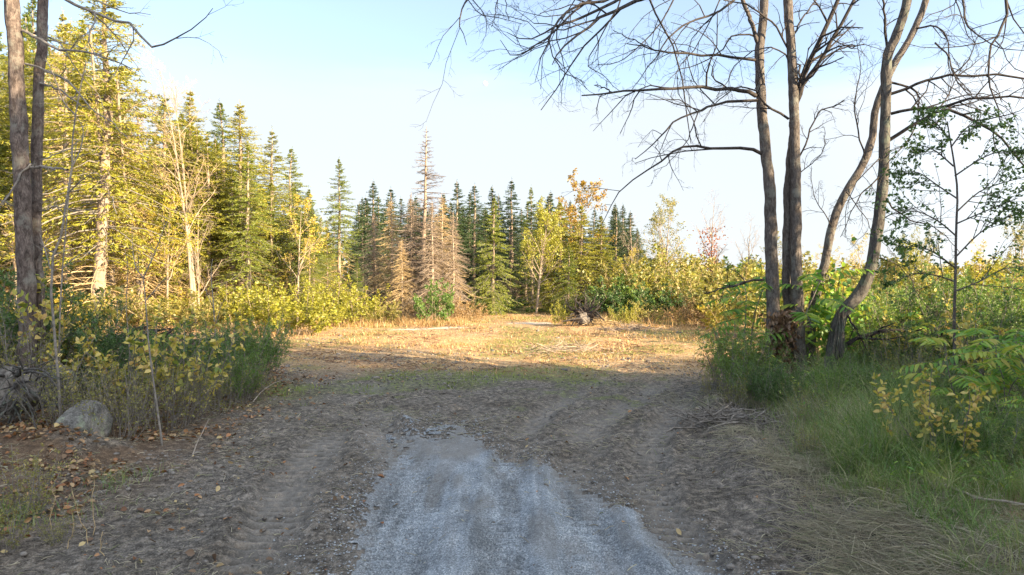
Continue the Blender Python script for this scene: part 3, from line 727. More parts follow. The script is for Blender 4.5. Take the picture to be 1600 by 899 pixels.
# fill: wood behind the named trees
fill_lab = 'sunlit spruce among the crowded trunks of the tall wood'
rgf = random.Random(4)
for i in range(84):
    px = rgf.uniform(-120, 560); D = rgf.uniform(36, 62)
    top = np.interp(px, [-120, 150, 240, 300, 400, 480, 560], [-60, 20, 185, 185, 235, 300, 370]) + rgf.uniform(5, 90)
    if px > 440: top = max(top, 300 + rgf.uniform(0, 60))
    kit = rgf.choice(K_gold + K_gold + K_green + K_dead[:1] if D < 50 else K_green + K_dark + K_gold[:1])
    dead = kit in K_dead
    kit.put(px=px, D=D, top=top, label='tan dead spruce among the crowded trunks of the tall wood' if dead else fill_lab,
            cat='dead spruce' if dead else 'spruce', group='dead spruces inside the tall wood' if dead else 'spruces inside the tall wood')
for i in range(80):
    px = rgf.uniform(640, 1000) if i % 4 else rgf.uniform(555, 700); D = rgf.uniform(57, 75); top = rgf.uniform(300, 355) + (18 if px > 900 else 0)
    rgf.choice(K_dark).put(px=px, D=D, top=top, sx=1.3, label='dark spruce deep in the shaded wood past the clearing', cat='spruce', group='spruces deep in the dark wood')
for i in range(9):
    px = rgf.uniform(20, 480); D = rgf.uniform(33, 38)
    rgf.choice([K_bare[1], K_gtree]).put(px=px, D=D, top=rgf.uniform(250, 360), label='thin pale stemmed sapling at the foot of the golden spruces', cat='sapling', group='saplings at the foot of the tall wood')
for i in range(22):
    px = rgf.uniform(215, 500); D = rgf.uniform(38, 50)
    top = np.interp(px, [215, 300, 400, 480, 500], [165, 160, 225, 265, 330]) + rgf.uniform(8, 70)
    rgf.choice(K_gold + K_green).put(px=px, D=D, top=top, sx=1.2, label=fill_lab, cat='spruce', group='spruces inside the tall wood')
# shrubs along the foot of the woods
ORD = 'first second third fourth fifth sixth seventh eighth ninth tenth eleventh twelfth thirteenth fourteenth fifteenth sixteenth seventeenth eighteenth nineteenth twentieth'.split()
ORD += ['twenty ' + o for o in ORD[:9]]
def belt(n, px0, px1, D0, D1, t0, t1, kinds, lab, group, seed, sx=1.):
    r = random.Random(seed); lab0 = lab
    for i in range(n):
        lab = ORD[i] + ' ' + lab0
        K_sh[r.choice(kinds)].put(px=px0 + (px1 - px0) * (i + r.random()) / n, D=r.uniform(D0, D1), top=r.uniform(t0, t1), label=lab, cat='shrub', group=group, sx=sx)
belt(16, 60, 470, 31, 37, 430, 465, ['lime', 'gold', 'olive', 'lime'], 'yellow green shrub from the pine trunks along the foot of the tall spruces', 'shrubs at the foot of the tall wood', 1, 1.3)
belt(14, -60, 460, 37, 44, 395, 445, ['gold', 'olive', 'dry'], 'tawny shrub from the frame edge between trunks of the golden wood', 'undergrowth between the golden trunks', 2, 1.2)
belt(9, 470, 600, 36, 41, 432, 478, ['lime', 'lime', 'olive'], 'bright yellow green shrub from the tall wood round the lone spruce', 'shrubs near the lone spruce', 3, 1.1)
belt(9, 560, 730, 41, 45, 455, 485, ['dry', 'olive', 'dry'], 'dry brown shrub from the lone spruce under the dead spruces', 'shrubs under the dead spruces', 4, 1.2)
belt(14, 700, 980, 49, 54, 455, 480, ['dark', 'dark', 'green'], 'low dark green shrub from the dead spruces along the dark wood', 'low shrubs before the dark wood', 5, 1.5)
belt(16, 965, 1230, 44, 56, 385, 430, ['olive', 'green', 'olive', 'lime'], 'tall olive shrub past the clearing counted from the golden birch', 'tall shrubs past the clearing', 6, 1.)
belt(8, 940, 1110, 43, 47, 425, 455, ['dark', 'green'], 'rounded dark bush behind the clearing counted from the stump', 'dark bushes at the back of the clearing', 7, 1.1)
for i, (px, D, top, kt, lab) in enumerate(((1222, 50, 372, K_airy, 'thin poplar glimpsed between the straight and twin maples'), (1290, 56, 380, K_gtree, 'small golden birch seen past the twin stemmed maple'), (1345, 46, 378, K_gtree, 'golden birch in the field between the leaning and crooked maples'),
        (1445, 60, 374, K_airy, 'airy poplar in the field beyond the crooked tree'), (1530, 52, 384, K_gtree, 'golden birch in the field beyond the young leafy tree'), (1590, 44, 362, K_airy, 'tallest poplar of the open field, at the frame edge'), (1168, 52, 352, K_bare[1], 'bare grey sapling in the field before the straight maple'), (1410, 40, 392, K_lime, 'low lime green maple in the field beyond the crooked tree'))):
    kt.put(px=px, D=D, top=top, label=lab, cat='tree', group='trees in the open field')
belt(26, 1130, 1680, 28, 54, 390, 450, ['gold', 'olive', 'gold', 'lime'], 'sunlit yellow shrub in the open field counted from the clearing', 'yellow shrubs in the open field', 8, 1.2)
belt(12, 1000, 1250, 36, 43, 462, 482, ['dry', 'olive', 'dry'], 'straw coloured brush at the clearing rim counted from the dark wood', 'straw coloured brush', 9, 1.2)
K_sh['green'].put(px=688, D=38, top=436, label='single round green bush at the foot of the wide dead spruce', cat='shrub', group='trees round the clearing', sx=.95)
for px, D, top, kd, lab in ((877, 36.5, 470, 'lime', 'lime green bush just behind the uprooted stump'), (960, 37, 478, 'lime', 'upright yellow green bush nearer the stump of the pair'), (983, 37, 473, 'lime', 'upright yellow green bush farther from the stump of the pair'),
                            (1065, 38, 487, 'lime', 'small yellow bush standing alone near the edge of the clearing')):
    K_sh[kd].put(px=px, D=D, top=top, label=lab, cat='bush', sx=.62)
# far wood on the horizon
fw = MB(); rg = np.random.RandomState(77)
for i in range(420):
    px = rg.uniform(-300, 2300); D = rg.uniform(95, 190); hh = rg.uniform(4, 7.5) * (1.25 if px < 1000 else .75)
    x = X_at(px, D); n = 90
    u = rg.rand(n); r = hh * .28 * (1 - u) ** .7 * (.4 + .6 * rg.rand(n)) + .2; a = rg.rand(n) * 6.28
    p = np.stack([x + r * np.cos(a), D + r * np.sin(a), hh * (.02 + .98 * u)], 1)
    fw.add(*leaf(p, rg.randn(n, 3), .9, .6, rg, .3))
fwo = fw.build('distant_wood', leaf_mat('distant_wood', [(.07, .085, .03), (.14, .14, .04), (.24, .19, .06)], .2, 0, .05)); tag(fwo, 'distant wood along the horizon beyond the open field', 'wood', kind='stuff')
# trees on the sunward side of the drive, out of the picture, that keep the foreground in shade
K_shade = Kit(spruce('spruce_tree', 17, 4.2, .03, 41, (bs, M['needle_dark'], tg), dens=1.25, dead_low=False, card=.24, needle_n=8, gap=.34), 17)
r = random.Random(6)
def shade_line(x): return 16.6 - .67 * (x - 4.5)
off = 1.2; i = 0
while off < 40:
    for k in range(2):
        x = 15 + 4.6 * k + r.uniform(-.6, .6); y = shade_line(x) - off - 1.6 * k + r.uniform(-.4, .4)
        K_shade.put(x=x, y=y, s=r.uniform(.9, 1.08) * (.8 if off < 2 else 1), label='tall dark spruce of the roadside wood on the sunward side', cat='spruce', group='roadside wood on the sunward side')
    off += 2.9
#--NEAR
def px_branch(pts, D0, D1=None, K=12):
    D1 = D0 if D1 is None else D1; n = len(pts)
    return spline(np.array([at(a, b, D0 + (D1 - D0) * i / (n - 1)) for i, (a, b) in enumerate(pts)]), K)
def bare_tree(name, label, cat, trunks, limbs, mats, seed, D, twig=(5, 4, 3), group=None, sub=None, lvl3=True, twl=1.):
    """trunks / limbs: (pixel path, start distance, end distance, start radius, end radius)"""
    rg = np.random.RandomState(seed)
    p0 = px_branch(trunks[0][0], trunks[0][1], trunks[0][2])[0]
    z0 = float(ground_h(p0[0], p0[1])) - .15; base = np.array([p0[0], p0[1], z0])
    root = empty(name, tuple(base), 0, label, cat, group)
    tb = MB()
    for (pts, d0, d1, r0, r1) in trunks:
        n_ = 200; P = px_branch(pts, d0, d1, n_); P[:, :2] += np.stack([fbm(np.arange(n_) * .06, np.full(n_, r0 * 99), 3), fbm(np.arange(n_) * .06, np.full(n_, r0 * 55 + 7), 3)], 1) * .07 - .035
        grounded = P[0, 2] < z0 + .6
        if grounded: P[0, 2] = z0
        RR = .88 * np.linspace(r0, r1, n_) * (1 + .14 * (fbm(np.arange(n_) * .16, np.full(n_, r1 * 77), 3) - .5))
        if grounded: RR *= 1 + .45 * np.exp(-np.arange(n_) / 7.)
        S_ = 30; Vt, Ft = tube(P - base, RR, S_); Vt = Vt.reshape(n_, S_, 3); cen = Vt.mean(1, keepdims=True)
        aa, hh_ = np.meshgrid(np.arange(S_) / S_, P[:, 2])
        rid = np.abs(fbm(aa * 26 + 3, hh_ * 2.6, 3) - .5) * 2 + .5 * fbm(np.cos(aa * 6.28) * 1.5 + 5, hh_ * 1.3 + np.sin(aa * 6.28), 3)
        Vt = cen + (Vt - cen) * (1 + .20 * (rid[..., None] - .45)); Vt[:, :] = Vt
        tb.add(Vt.reshape(-1, 3), Ft)
    tb.build('trunk', mats[0], root, True)
    Ps = []; Rs = []
    for (pts, d0, d1, r0, r1) in limbs:
        P = px_branch(pts, d0, d1, 14) + np.vstack([np.zeros((1, 3)), rg.randn(13, 3) * .012]); Ps.append(P - base); Rs.append(np.linspace(r0, r1, 14))
    Ps = np.array(Ps); Rs = np.array(Rs)
    A, B = grow(Ps, Rs, rg, twig[0], (.12, 1.), (25, 65), (.22 * twl, .5 * twl), 6, .6, .22, -.06, rmin=.0035)
    A2, B2 = grow(A, B, rg, twig[1], (.15, 1.), (25, 65), (.25, .55), 5, .6, .22, -.05, rmin=.003)
    tw = MB(); tw.add(*tube(Ps, Rs, 6)); tw.add(*tube(A, B, 4)); tw.add(*tube(A2, B2, 3))
    if lvl3:
        A3, B3 = grow(A2, B2, rg, twig[2], (.15, 1.), (25, 60), (.3, .6), 3, .6, .2, 0, rmin=.0025); tw.add(*tube(A3, B3, 3))
    tw.build('branches', mats[1], root)
    return root, base
# clump of maples beside the drive
D = 16.
T1 = [(1210, 585), (1208, 456), (1205, 373), (1203, 300), (1197, 235), (1190, 165), (1187, 89), (1194, 0), (1200, -120), (1205, -260)]
limbs1 = [
 ([(1181, 150), (1163, 141), (1143, 139), (1112, 138), (1081, 136), (1050, 138), (1011, 141), (972, 143), (941, 147), (910, 151)], 16, 14.2, .05, .014),
 ([(957, 145), (945, 138), (930, 134)], 14.5, 14.3, .016, .008),
 ([(1190, 157), (1139, 159), (1108, 167), (1089, 175), (1058, 187), (1038, 206), (1019, 226), (992, 249)], 16, 14.4, .036, .008),
 ([(1195, 243), (1175, 233), (1147, 233), (1118, 233), (1093, 228), (1070, 230), (1050, 237), (1027, 257), (1003, 272), (972, 294), (957, 319), (939, 350)], 16, 14.2, .042, .006),
 ([(1091, 175), (1081, 202), (1066, 230), (1042, 257), (1019, 268)], 15.2, 14.9, .014, .005),
 ([(1185, 95), (1140, 89), (1089, 86), (1050, 84), (1027, 80), (1003, 72), (980, 70)], 16, 14.4, .034, .009),
 ([(1027, 80), (996, 66), (972, 54), (957, 47)], 14.7, 14.3, .014, .006),
 ([(1190, -40), (1143, 4), (1112, 23), (1077, 35), (1050, 54), (1031, 78), (1011, 109), (988, 140)], 16, 14.6, .034, .006),
 ([(1186, 60), (1147, 55), (1128, 78), (1097, 97), (1060, 112), (1030, 140)], 16, 15.4, .022, .006),
 ([(1195, -190), (1120, -140), (1050, -70), (995, 0), (972, 12), (933, 31), (910, 51), (875, 78), (863, 101)], 16, 13, .07, .008),
 ([(1195, -170), (1090, -110), (1020, -40), (964, 0), (918, 23), (887, 35), (855, 47), (824, 62), (793, 51)], 16, 12.6, .055, .006),
 ([(1050, -80), (980, -20), (950, 0), (895, 12), (868, 39), (856, 70), (844, 93), (836, 130)], 14.2, 12.8, .04, .005),
 ([(1040, -75), (960, -25), (900, 15), (860, 55), (830, 75), (800, 85), (782, 62)], 14.2, 12.6, .03, .005),
 ([(975, -12), (955, 30), (918, 97), (941, 117), (965, 140)], 13.6, 13.2, .016, .005),
 ([(856, 60), (870, 100), (885, 115), (905, 125), (917, 140)], 12.9, 13.2, .012, .005),
 ([(1050, -90), (960, -85), (880, -60), (780, -30), (740, -8), (725, 5), (718, 25), (720, 45), (731, 70)], 14, 11.4, .035, .005),
 ([(800, -35), (778, 0), (774, 23), (768, 43)], 12, 11.8, .012, .005),
 ([(820, -40), (791, 0), (795, 32)], 12.1, 12, .012, .005),
 ([(1193, 437), (1167, 440), (1147, 447), (1123, 452), (1103, 459)], 16, 15, .03, .012),
 ([(1150, -60), (1120, 10), (1090, 70), (1060, 110), (1048, 150)], 16, 15.4, .02, .005),
 ([(1120, -60), (1060, -10), (1030, 40), (990, 80), (960, 100), (930, 100)], 15.6, 14.6, .022, .005),
]
bt, b1 = bare_tree('bare_maple_tree', 'straight grey trunked bare maple nearest the drive, long limbs reaching over the clearing', 'tree',
   [(T1, D, D, .17, .085), ([(1187, 75), (1172, 30), (1161, 0), (1140, -90), (1110, -160)], D, D - .3, .055, .04)], limbs1, (M['bark_maple'], M['twig_dark']), 1, D, (6, 4, 3), 'bare trees in the clump beside the drive')
T2 = [(1249, 592), (1246, 470), (1243, 400), (1243, 267), (1239, 134), (1232, 0), (1228, -120), (1225, -260)]
T2b = [(1233, 585), (1231, 470), (1231, 380), (1231, 300), (1238, 230), (1240, 190)]
limbs2 = [
 ([(1241, 170), (1250, 140), (1262, 105), (1279, 67), (1310, 0), (1330, -60)], D, D - .5, .065, .04),
 ([(1242, 160), (1256, 132), (1275, 105), (1297, 67), (1335, 0), (1370, -80)], D, D - .9, .05, .03),
 ([(1243, 250), (1257, 232), (1266, 200), (1283, 174), (1306, 165), (1319, 156)], D, D - .4, .022, .012),
 ([(1243, 275), (1270, 255), (1285, 235), (1290, 200)], D, D - .3, .014, .006),
 ([(1232, 186), (1199, 167), (1177, 142), (1150, 138), (1120, 160), (1100, 190)], D, D - 1, .028, .005),
 ([(1236, 90), (1210, 40), (1170, 10), (1130, 0)], D, D - .8, .025, .012),
 ([(1236, 60), (1260, 20), (1290, -20)], D, D + .6, .025, .012),
 ([(1239, 110), (1222, 80), (1190, 75), (1150, 100), (1135, 130), (1120, 150)], D, D - 1.4, .02, .005),
 ([(1300, 60), (1330, 75), (1350, 70), (1390, 85)], D - .7, D - 1.4, .015, .004),
]
bt2, b2 = bare_tree('bare_maple_tree', 'twin stemmed bare maple in the middle of the clump, two trunks pressed together', 'tree',
   [(T2, D - .1, D - .1, .155, .09), (T2b, D + .25, D + .05, .13, .10)], limbs2, (M['bark_maple'], M['twig_dark']), 2, D, (10, 4, 3), 'bare trees in the clump beside the drive')
T3 = [(1262, 592), (1267, 538), (1271, 480), (1288, 415), (1300, 353), (1325, 295), (1350, 252), (1363, 213), (1370, 165), (1399, 98), (1426, 53), (1448, 0), (1470, -90), (1480, -220)]
limbs3 = [
 ([(1352, 250), (1340, 200), (1335, 160), (1345, 110), (1338, 60)], D + .4, D, .02, .006),
 ([(1322, 300), (1345, 330), (1370, 370), (1400, 400)], D + .4, D - .2, .014, .005),
 ([(1430, 45), (1460, 40), (1480, 60), (1482, 90), (1495, 120), (1520, 150)], D + .6, D - .6, .024, .006),
 ([(1448, 0), (1475, -30), (1500, 20), (1512, 55), (1530, 70)], D + .6, D - .3, .02, .006),
 ([(1300, 355), (1285, 330), (1270, 300), (1268, 260)], D + .4, D + .7, .014, .005),
]
bare_tree('bare_maple_tree', 'slim dark leaning bare maple sweeping away behind the crooked tree', 'tree',
   [(T3, D + .4, D + .7, .12, .075)], limbs3, (M['bark_maple'], M['twig_dark']), 3, D, (10, 5, 3), 'bare trees in the clump beside the drive')
T4 = [(1296, 602), (1304, 538), (1312, 500), (1326, 478), (1345, 456), (1362, 415), (1370, 365), (1378, 303), (1381, 249), (1384, 156), (1386, 89), (1399, 58), (1417, 0), (1425, -100), (1430, -220)]
limbs4 = [
 ([(1392, 147), (1426, 134), (1470, 120), (1519, 118), (1600, 121), (1680, 150)], D - .4, D - 1.4, .036, .018),
 ([(1392, 178), (1426, 171), (1470, 169), (1506, 156), (1542, 153), (1600, 153), (1670, 180)], D - .4, D - 1.8, .036, .018),
 ([(1388, 220), (1417, 200), (1453, 182), (1479, 171), (1519, 187), (1550, 205), (1577, 231), (1600, 262), (1640, 300)], D - .4, D - 2, .044, .016),
 ([(1392, 129), (1426, 138), (1437, 156), (1433, 191), (1417, 222), (1390, 252), (1372, 290)], D - .5, D - .8, .026, .008),
 ([(1520, -120), (1573, 0), (1564, 45), (1546, 80), (1546, 129), (1559, 169), (1565, 200)], D - 1, D - 2.4, .035, .008),
 ([(1386, 75), (1382, 40), (1379, 0), (1372, -60)], D - .4, D - .6, .028, .018),
 ([(1461, 67), (1482, 89), (1488, 111), (1500, 134), (1519, 151), (1550, 165)], D - .6, D - 1.8, .02, .007),
 ([(1425, -60), (1490, -60), (1506, 0), (1512, 36), (1524, 53), (1560, 75), (1600, 80)], D - .6, D - 2.2, .03, .007),
 ([(1378, 303), (1400, 330), (1425, 345), (1450, 350), (1480, 372), (1500, 395)], D - .4, D - 1.3, .022, .006),
 ([(1380, 270), (1350, 300), (1330, 330), (1315, 370)], D - .5, D - .9, .018, .006),
 ([(1374, 345), (1395, 335), (1430, 325), (1460, 318)], D - .5, D - 1, .014, .006),
 ([(1382, 240), (1360, 262), (1335, 290), (1322, 330), (1320, 372)], D - .5, D - 1.2, .014, .005),
 ([(1318, 540), (1345, 526), (1386, 517), (1427, 519), (1462, 531), (1478, 512)], D - .5, D - 1.4, .055, .018),
 ([(1325, 493), (1337, 517), (1357, 550), (1370, 582)], D - .6, D - .9, .026, .012),
 ([(1365, 400), (1410, 420), (1440, 470), (1468, 500)], D - .5, D - 1, .012, .005),
]
_, b4 = bare_tree('crooked_maple_tree', 'crooked bare maple growing from a broken hollow stump with one low arching limb', 'tree',
   [(T4, D - .5, D - .5, .165, .095)], limbs4, (M['bark_crooked'], M['twig_dark']), 4, D, (9, 5, 3), 'bare trees in the clump beside the drive')
# broken stub on the crooked tree
st = MB(); rg = np.random.RandomState(4)
for i in range(9):
    P = px_branch([(1300 + i * 2.2, 560), (1306 + i * 1.6, 515), (1310 + rg.uniform(-4, 8), 472 + rg.uniform(-6, 14))], D - .72 + .04 * (i % 3), D - .62, 6); st.add(*tube(P, np.linspace(.028, .004, 6), 5, .5, rg))
so = st.build('splintered_stub', M['bark_crooked']); so.parent = _; so.matrix_parent_inverse.identity(); so.location = tuple(-b4)
# tall pines on the other side
DL = 12.2
L1 = [(43, 650), (41, 520), (40, 440), (37, 320), (28, 178), (23, 90), (17, 0), (12, -120)]
L2 = [(60, 650), (60, 520), (60, 440), (58, 320), (59, 178), (64, 90), (67, 0), (70, -120)]
lim_l1 = [
 ([(36, 48), (60, 60), (95, 78), (130, 82), (170, 92), (205, 106)], DL, DL - .6, .03, .010),
 ([(30, -120), (60, -40), (95, -2), (140, 15), (172, 32), (200, 36), (222, 58), (243, 74), (262, 62), (290, 52), (318, 32), (331, 12)], DL, DL - 1.6, .035, .005),
 ([(40, 100), (70, 110), (110, 130), (137, 165), (170, 190), (200, 215)], DL, DL - .8, .022, .005),
 ([(48, 262), (75, 262), (108, 266)], DL, DL - .3, .03, .018),
 ([(48, 256), (30, 275), (10, 310), (0, 318), (-30, 330)], DL, DL - .6, .02, .007),
 ([(45, 325), (20, 320), (-10, 310), (-40, 300)], DL, DL - .3, .016, .006),
]
lim_l2 = [
 ([(66, 50), (55, 52), (95, 70), (120, 110), (150, 140), (165, 175)], DL + .3, DL + .8, .018, .004),
 ([(62, 130), (90, 140), (120, 160), (140, 172)], DL + .3, DL + .6, .024, .008),
 ([(62, -40), (100, -30), (150, 0), (200, 20), (235, 22)], DL + .3, DL - .6, .022, .005),
 ([(62, 250), (90, 240), (120, 225), (140, 200)], DL + .3, DL + .9, .014, .004),
 ([(62, 330), (90, 322), (120, 330), (150, 320)], DL + .3, DL - .2, .014, .005),
 ([(62, 380), (85, 395), (110, 390)], DL + .3, DL, .012, .005),
]
bare_tree('old_pine_tree', 'thick scaly barked pine trunk nearest the frame edge with dead limbs', 'pine', [(L1, DL, DL, .165, .125)], lim_l1, (M['bark_pine'], M['twig_grey']), 11, DL, (5, 3, 2), 'pair of old pines', lvl3=True, twl=.7)
bare_tree('old_pine_tree', 'thinner pine trunk standing close behind the thick scaly one', 'pine', [(L2, DL + .35, DL + .35, .11, .09)], lim_l2, (M['bark_pine'], M['twig_grey']), 12, DL, (5, 3, 2), 'pair of old pines', twl=.7)
# thin saplings on that side
def sapling(label, pts, D, r, forks, seed, leaves=None, name='bare_sapling', nl=0, ls=.07, twig=(5, 2, 2), mat=None, twl=1.):
    rg = np.random.RandomState(seed)
    P = px_branch(pts, D, D, 16); z0 = float(ground_h(P[0, 0], P[0, 1])) - .08; P[0, 2] = z0; base = P[0].copy()
    root = empty(name, tuple(base), 0, label, 'sapling', 'saplings beside the drive')
    RR = np.linspace(r, r * .35, 16); tb = MB(); tb.add(*tube(P - base, RR, 7)); tb.build('trunk', mat or M['twig_grey'], root, True)
    Ps = []; Rs = []
    for f in forks: Ps.append(px_branch(f, D, D + rg.uniform(-.5, .5), 10) - base); Rs.append(np.linspace(r * .55, r * .2, 10))
    if not forks: Ps.append(P[-6:] - base); Ps = [spline(Ps[0], 10)]; Rs = [np.linspace(r * .4, r * .2, 10)]
    Ps, Rs = np.array(Ps), np.array(Rs)
    A, B = grow(Ps, Rs, rg, twig[0], (.15, 1.), (25, 55), (.2 * twl, .45 * twl), 5, .6, .14, .04, rmin=.0025); A2, B2 = grow(A, B, rg, twig[1], (.2, 1.), (25, 55), (.3, .5), 4, .6, .15, .02, rmin=.002)
    br = MB(); br.add(*tube(Ps, Rs, 5)); br.add(*tube(A, B, 4)); br.add(*tube(A2, B2, 3)); br.build('branches', mat or M['twig_grey'], root)
    if leaves:
        fb = MB()
        for (a, b, n) in ((Ps, Rs, nl * 3), (A, B, nl * 2), (A2, B2, nl)): fb.add(*leaves_on(a, b, rg, n, ls, ls * .6, (.1, 1.), .12, 'leaf', (35, 85), .25))
        fb.build('foliage', leaves, root)
    return root
sapling('grey bare sapling in front of the boulder, forking high beside the pine trunks', [(96, 697), (93, 620), (86, 533), (79, 421), (95, 370), (103, 320), (113, 255), (112, 230), (118, 180), (125, 140), (135, 95)], 10.6, .022,
        [[(112, 262), (125, 235), (130, 205), (122, 185)], [(108, 300), (130, 280), (150, 268)], [(118, 180), (100, 160), (85, 120), (70, 90)], [(79, 421), (70, 390), (62, 365)]], 51)
sapling('dark straight bare sapling behind the boulder', [(93, 640), (93, 515), (97, 430), (102, 370), (108, 300), (120, 220)], 12.4, .018, [[(98, 420), (120, 400), (150, 392), (180, 380)], [(104, 340), (85, 320), (60, 300)]], 52)
sapling('pale thin sapling with a wishbone fork rising out of the yellow leaved shrubs', [(254, 697), (243, 620), (233, 543), (228, 480), (224, 432)], 10.8, .018, [[(224, 434), (213, 420), (208, 395), (206, 360)], [(224, 434), (240, 400), (255, 360), (262, 345)], [(228, 470), (245, 450), (262, 430)]], 53)
sapling('short twiggy sapling standing up from the far end of the shrubs', [(337, 560), (336, 520), (333, 470), (330, 430), (332, 405)], 15.5, .018, [[(336, 510), (345, 480), (360, 450)], [(333, 480), (322, 455), (318, 430)]], 54)
sapling('very thin bare sapling between the pale sapling and the dark shrubs', [(200, 600), (202, 540), (197, 480), (200, 420), (195, 390)], 13, .010, [[(200, 500), (212, 470), (220, 440)]], 55)
# leafy sapling at the field side
sapling('young leafy tree with a thin dark trunk, leaves scattered against the sky', [(1492, 560), (1491, 500), (1493, 430), (1494, 360), (1496, 300), (1490, 250), (1484, 215), (1480, 190)], 13.2, .030,
        [[(1493, 455), (1530, 440), (1570, 420), (1620, 415)], [(1494, 420), (1460, 395), (1430, 385), (1405, 390)], [(1495, 400), (1530, 365), (1570, 340), (1610, 330)],
         [(1495, 370), (1465, 345), (1430, 330), (1400, 335)], [(1496, 330), (1530, 300), (1570, 285), (1610, 275)], [(1495, 310), (1465, 290), (1435, 270), (1405, 268)],
         [(1492, 275), (1530, 250), (1560, 238), (1590, 240)], [(1490, 260), (1460, 235), (1430, 225)], [(1486, 230), (1510, 200), (1535, 190)], [(1484, 220), (1465, 195), (1450, 185)],
         [(1492, 440), (1460, 430), (1425, 428), (1400, 440)], [(1494, 350), (1540, 330), (1590, 310)]], 56, M['leaf_shrub_dark'], 'young_tree', 4, .075, (11, 4, 2), M['bark_maple'], 2.2)

# ---- boulder, second rock, uprooted stumps
def rock(name, label, c, size, seed, flat=1.):
    rg = np.random.RandomState(seed); bm_n = 40
    u = np.linspace(0, math.pi, 22); a = np.linspace(0, 2 * math.pi, bm_n, endpoint=False)
    U, A = np.meshgrid(u, a, indexing='ij')
    d = np.stack([np.sin(U) * np.cos(A), np.sin(U) * np.sin(A), np.cos(U)], -1)
    pl = nrm(rg.randn(13, 3)); off = .52 + .36 * rg.rand(13)
    r = np.ones(U.shape)
    for p, o in zip(pl, off):
        k = (d * p).sum(-1); r = np.where(k > .05, np.minimum(r, o / np.maximum(k, .05)), r)
    r = r * (1 + .07 * (fbm(d[..., 0] * 3 + d[..., 2] * 2 + 9, d[..., 1] * 3 + 4 + d[..., 2], 4, 1.4) - .5))
    V = d * r[..., None] * np.array(size)
    I = np.arange(U.size).reshape(U.shape)
    q = np.stack([I[:-1], I[1:], np.roll(I, -1, 1)[1:], np.roll(I, -1, 1)[:-1]], -1).reshape(-1, 4)
    mb = MB(); mb.add(V.reshape(-1, 3), q); o = mb.build(name, M['rock'], smooth=True); o.location = c; o.rotation_euler = (rg.uniform(-.2, .2), rg.uniform(-.2, .2), .3)
    return tag(o, label, 'rock')
bx, by = X_at(125, 10.6), 10.6
rock('boulder', 'grey lichen flecked boulder half bedded in leaves under the shrubs', (bx, by, float(ground_h(bx, by)) + .08), (.44, .38, .40), 21)
bx, by = X_at(60, 12.0), 11.9
rock('boulder', 'pale pinkish rock above the tangled roots beside the pines', (bx, by + .5, float(ground_h(bx, by)) + .55), (.40, .25, .24), 22)
def root_wad(name, label, c, R0, n, seed, mats, face=(0, -1, 0), cat='stump', blend=.3, thick=1.):
    rg = np.random.RandomState(seed); root = empty(name, c, 0, label, cat)
    U, A_ = np.meshgrid(np.linspace(.01, 3.13, 26), np.linspace(0, 6.2832, 40, endpoint=False), indexing='ij')
    dv_ = np.stack([np.sin(U) * np.cos(A_), np.sin(U) * np.sin(A_), np.cos(U)], -1)
    rr_ = .75 + .7 * fbm(dv_[..., 0] * 2.2 + 5 + dv_[..., 2], dv_[..., 1] * 2.2 + 3 + dv_[..., 2] * 2, 5, 1.3)
    I_ = np.arange(U.size).reshape(U.shape); hb = MB()
    hb.add(dv_ * rr_[..., None] * np.array([.36, .26, .33]) * R0 + np.array([0, 0, R0 * .38]), np.stack([I_[:-1], I_[1:], np.roll(I_, -1, 1)[1:], np.roll(I_, -1, 1)[:-1]], -1).reshape(-1, 4)); hb.build('root_ball', M['clod'], root)
    a = rg.rand(n) * 6.28; d = np.stack([np.cos(a), rg.randn(n) * .4, np.sin(a)], 1) * .9 + np.array(face) * .6; d = nrm(d)
    L = R0 * (.6 + .8 * rg.rand(n)); K = 8; Q = np.empty((n, K, 3)); Q[:, 0] = d * .1 + np.array([0, 0, R0 * .5])
    for k in range(1, K): Q[:, k] = Q[:, k - 1] + d * (L / (K - 1))[:, None]; d = nrm(d + rg.randn(n, 3) * .28 + np.array([0, 0, -.1]))
    QR = ((.012 + .035 * rg.rand(n)) * R0 * thick)[:, None] * np.linspace(1, .25, K)[None]
    A, B = grow(Q, QR, rg, 4, (.2, 1.), (25, 60), (.3, .6), 5, .6, .25, -.08)
    rb = MB(); rb.add(*tube(Q, QR, 7)); rb.add(*tube(A, B, 4)); rb.build('roots', mats, root, True)
    return root
bx, by = X_at(20, 11.), 11.
root_wad('uprooted_stump', 'tangled grey roots of an overturned stump beside the boulder', (bx, by, float(ground_h(bx, by)) + .1), 1.0, 30, 61, M['bark_crooked'], (.3, -1, 0), thick=.8)
bx, by = X_at(912, 36), 36.
rw = root_wad('uprooted_stump', 'dark uprooted stump with splayed roots lying in the sunny clearing', (bx, by, float(ground_h(bx, by)) - .05), 1.05, 46, 62, M['twig_dark'], (0, -.4, .6), thick=1.7)
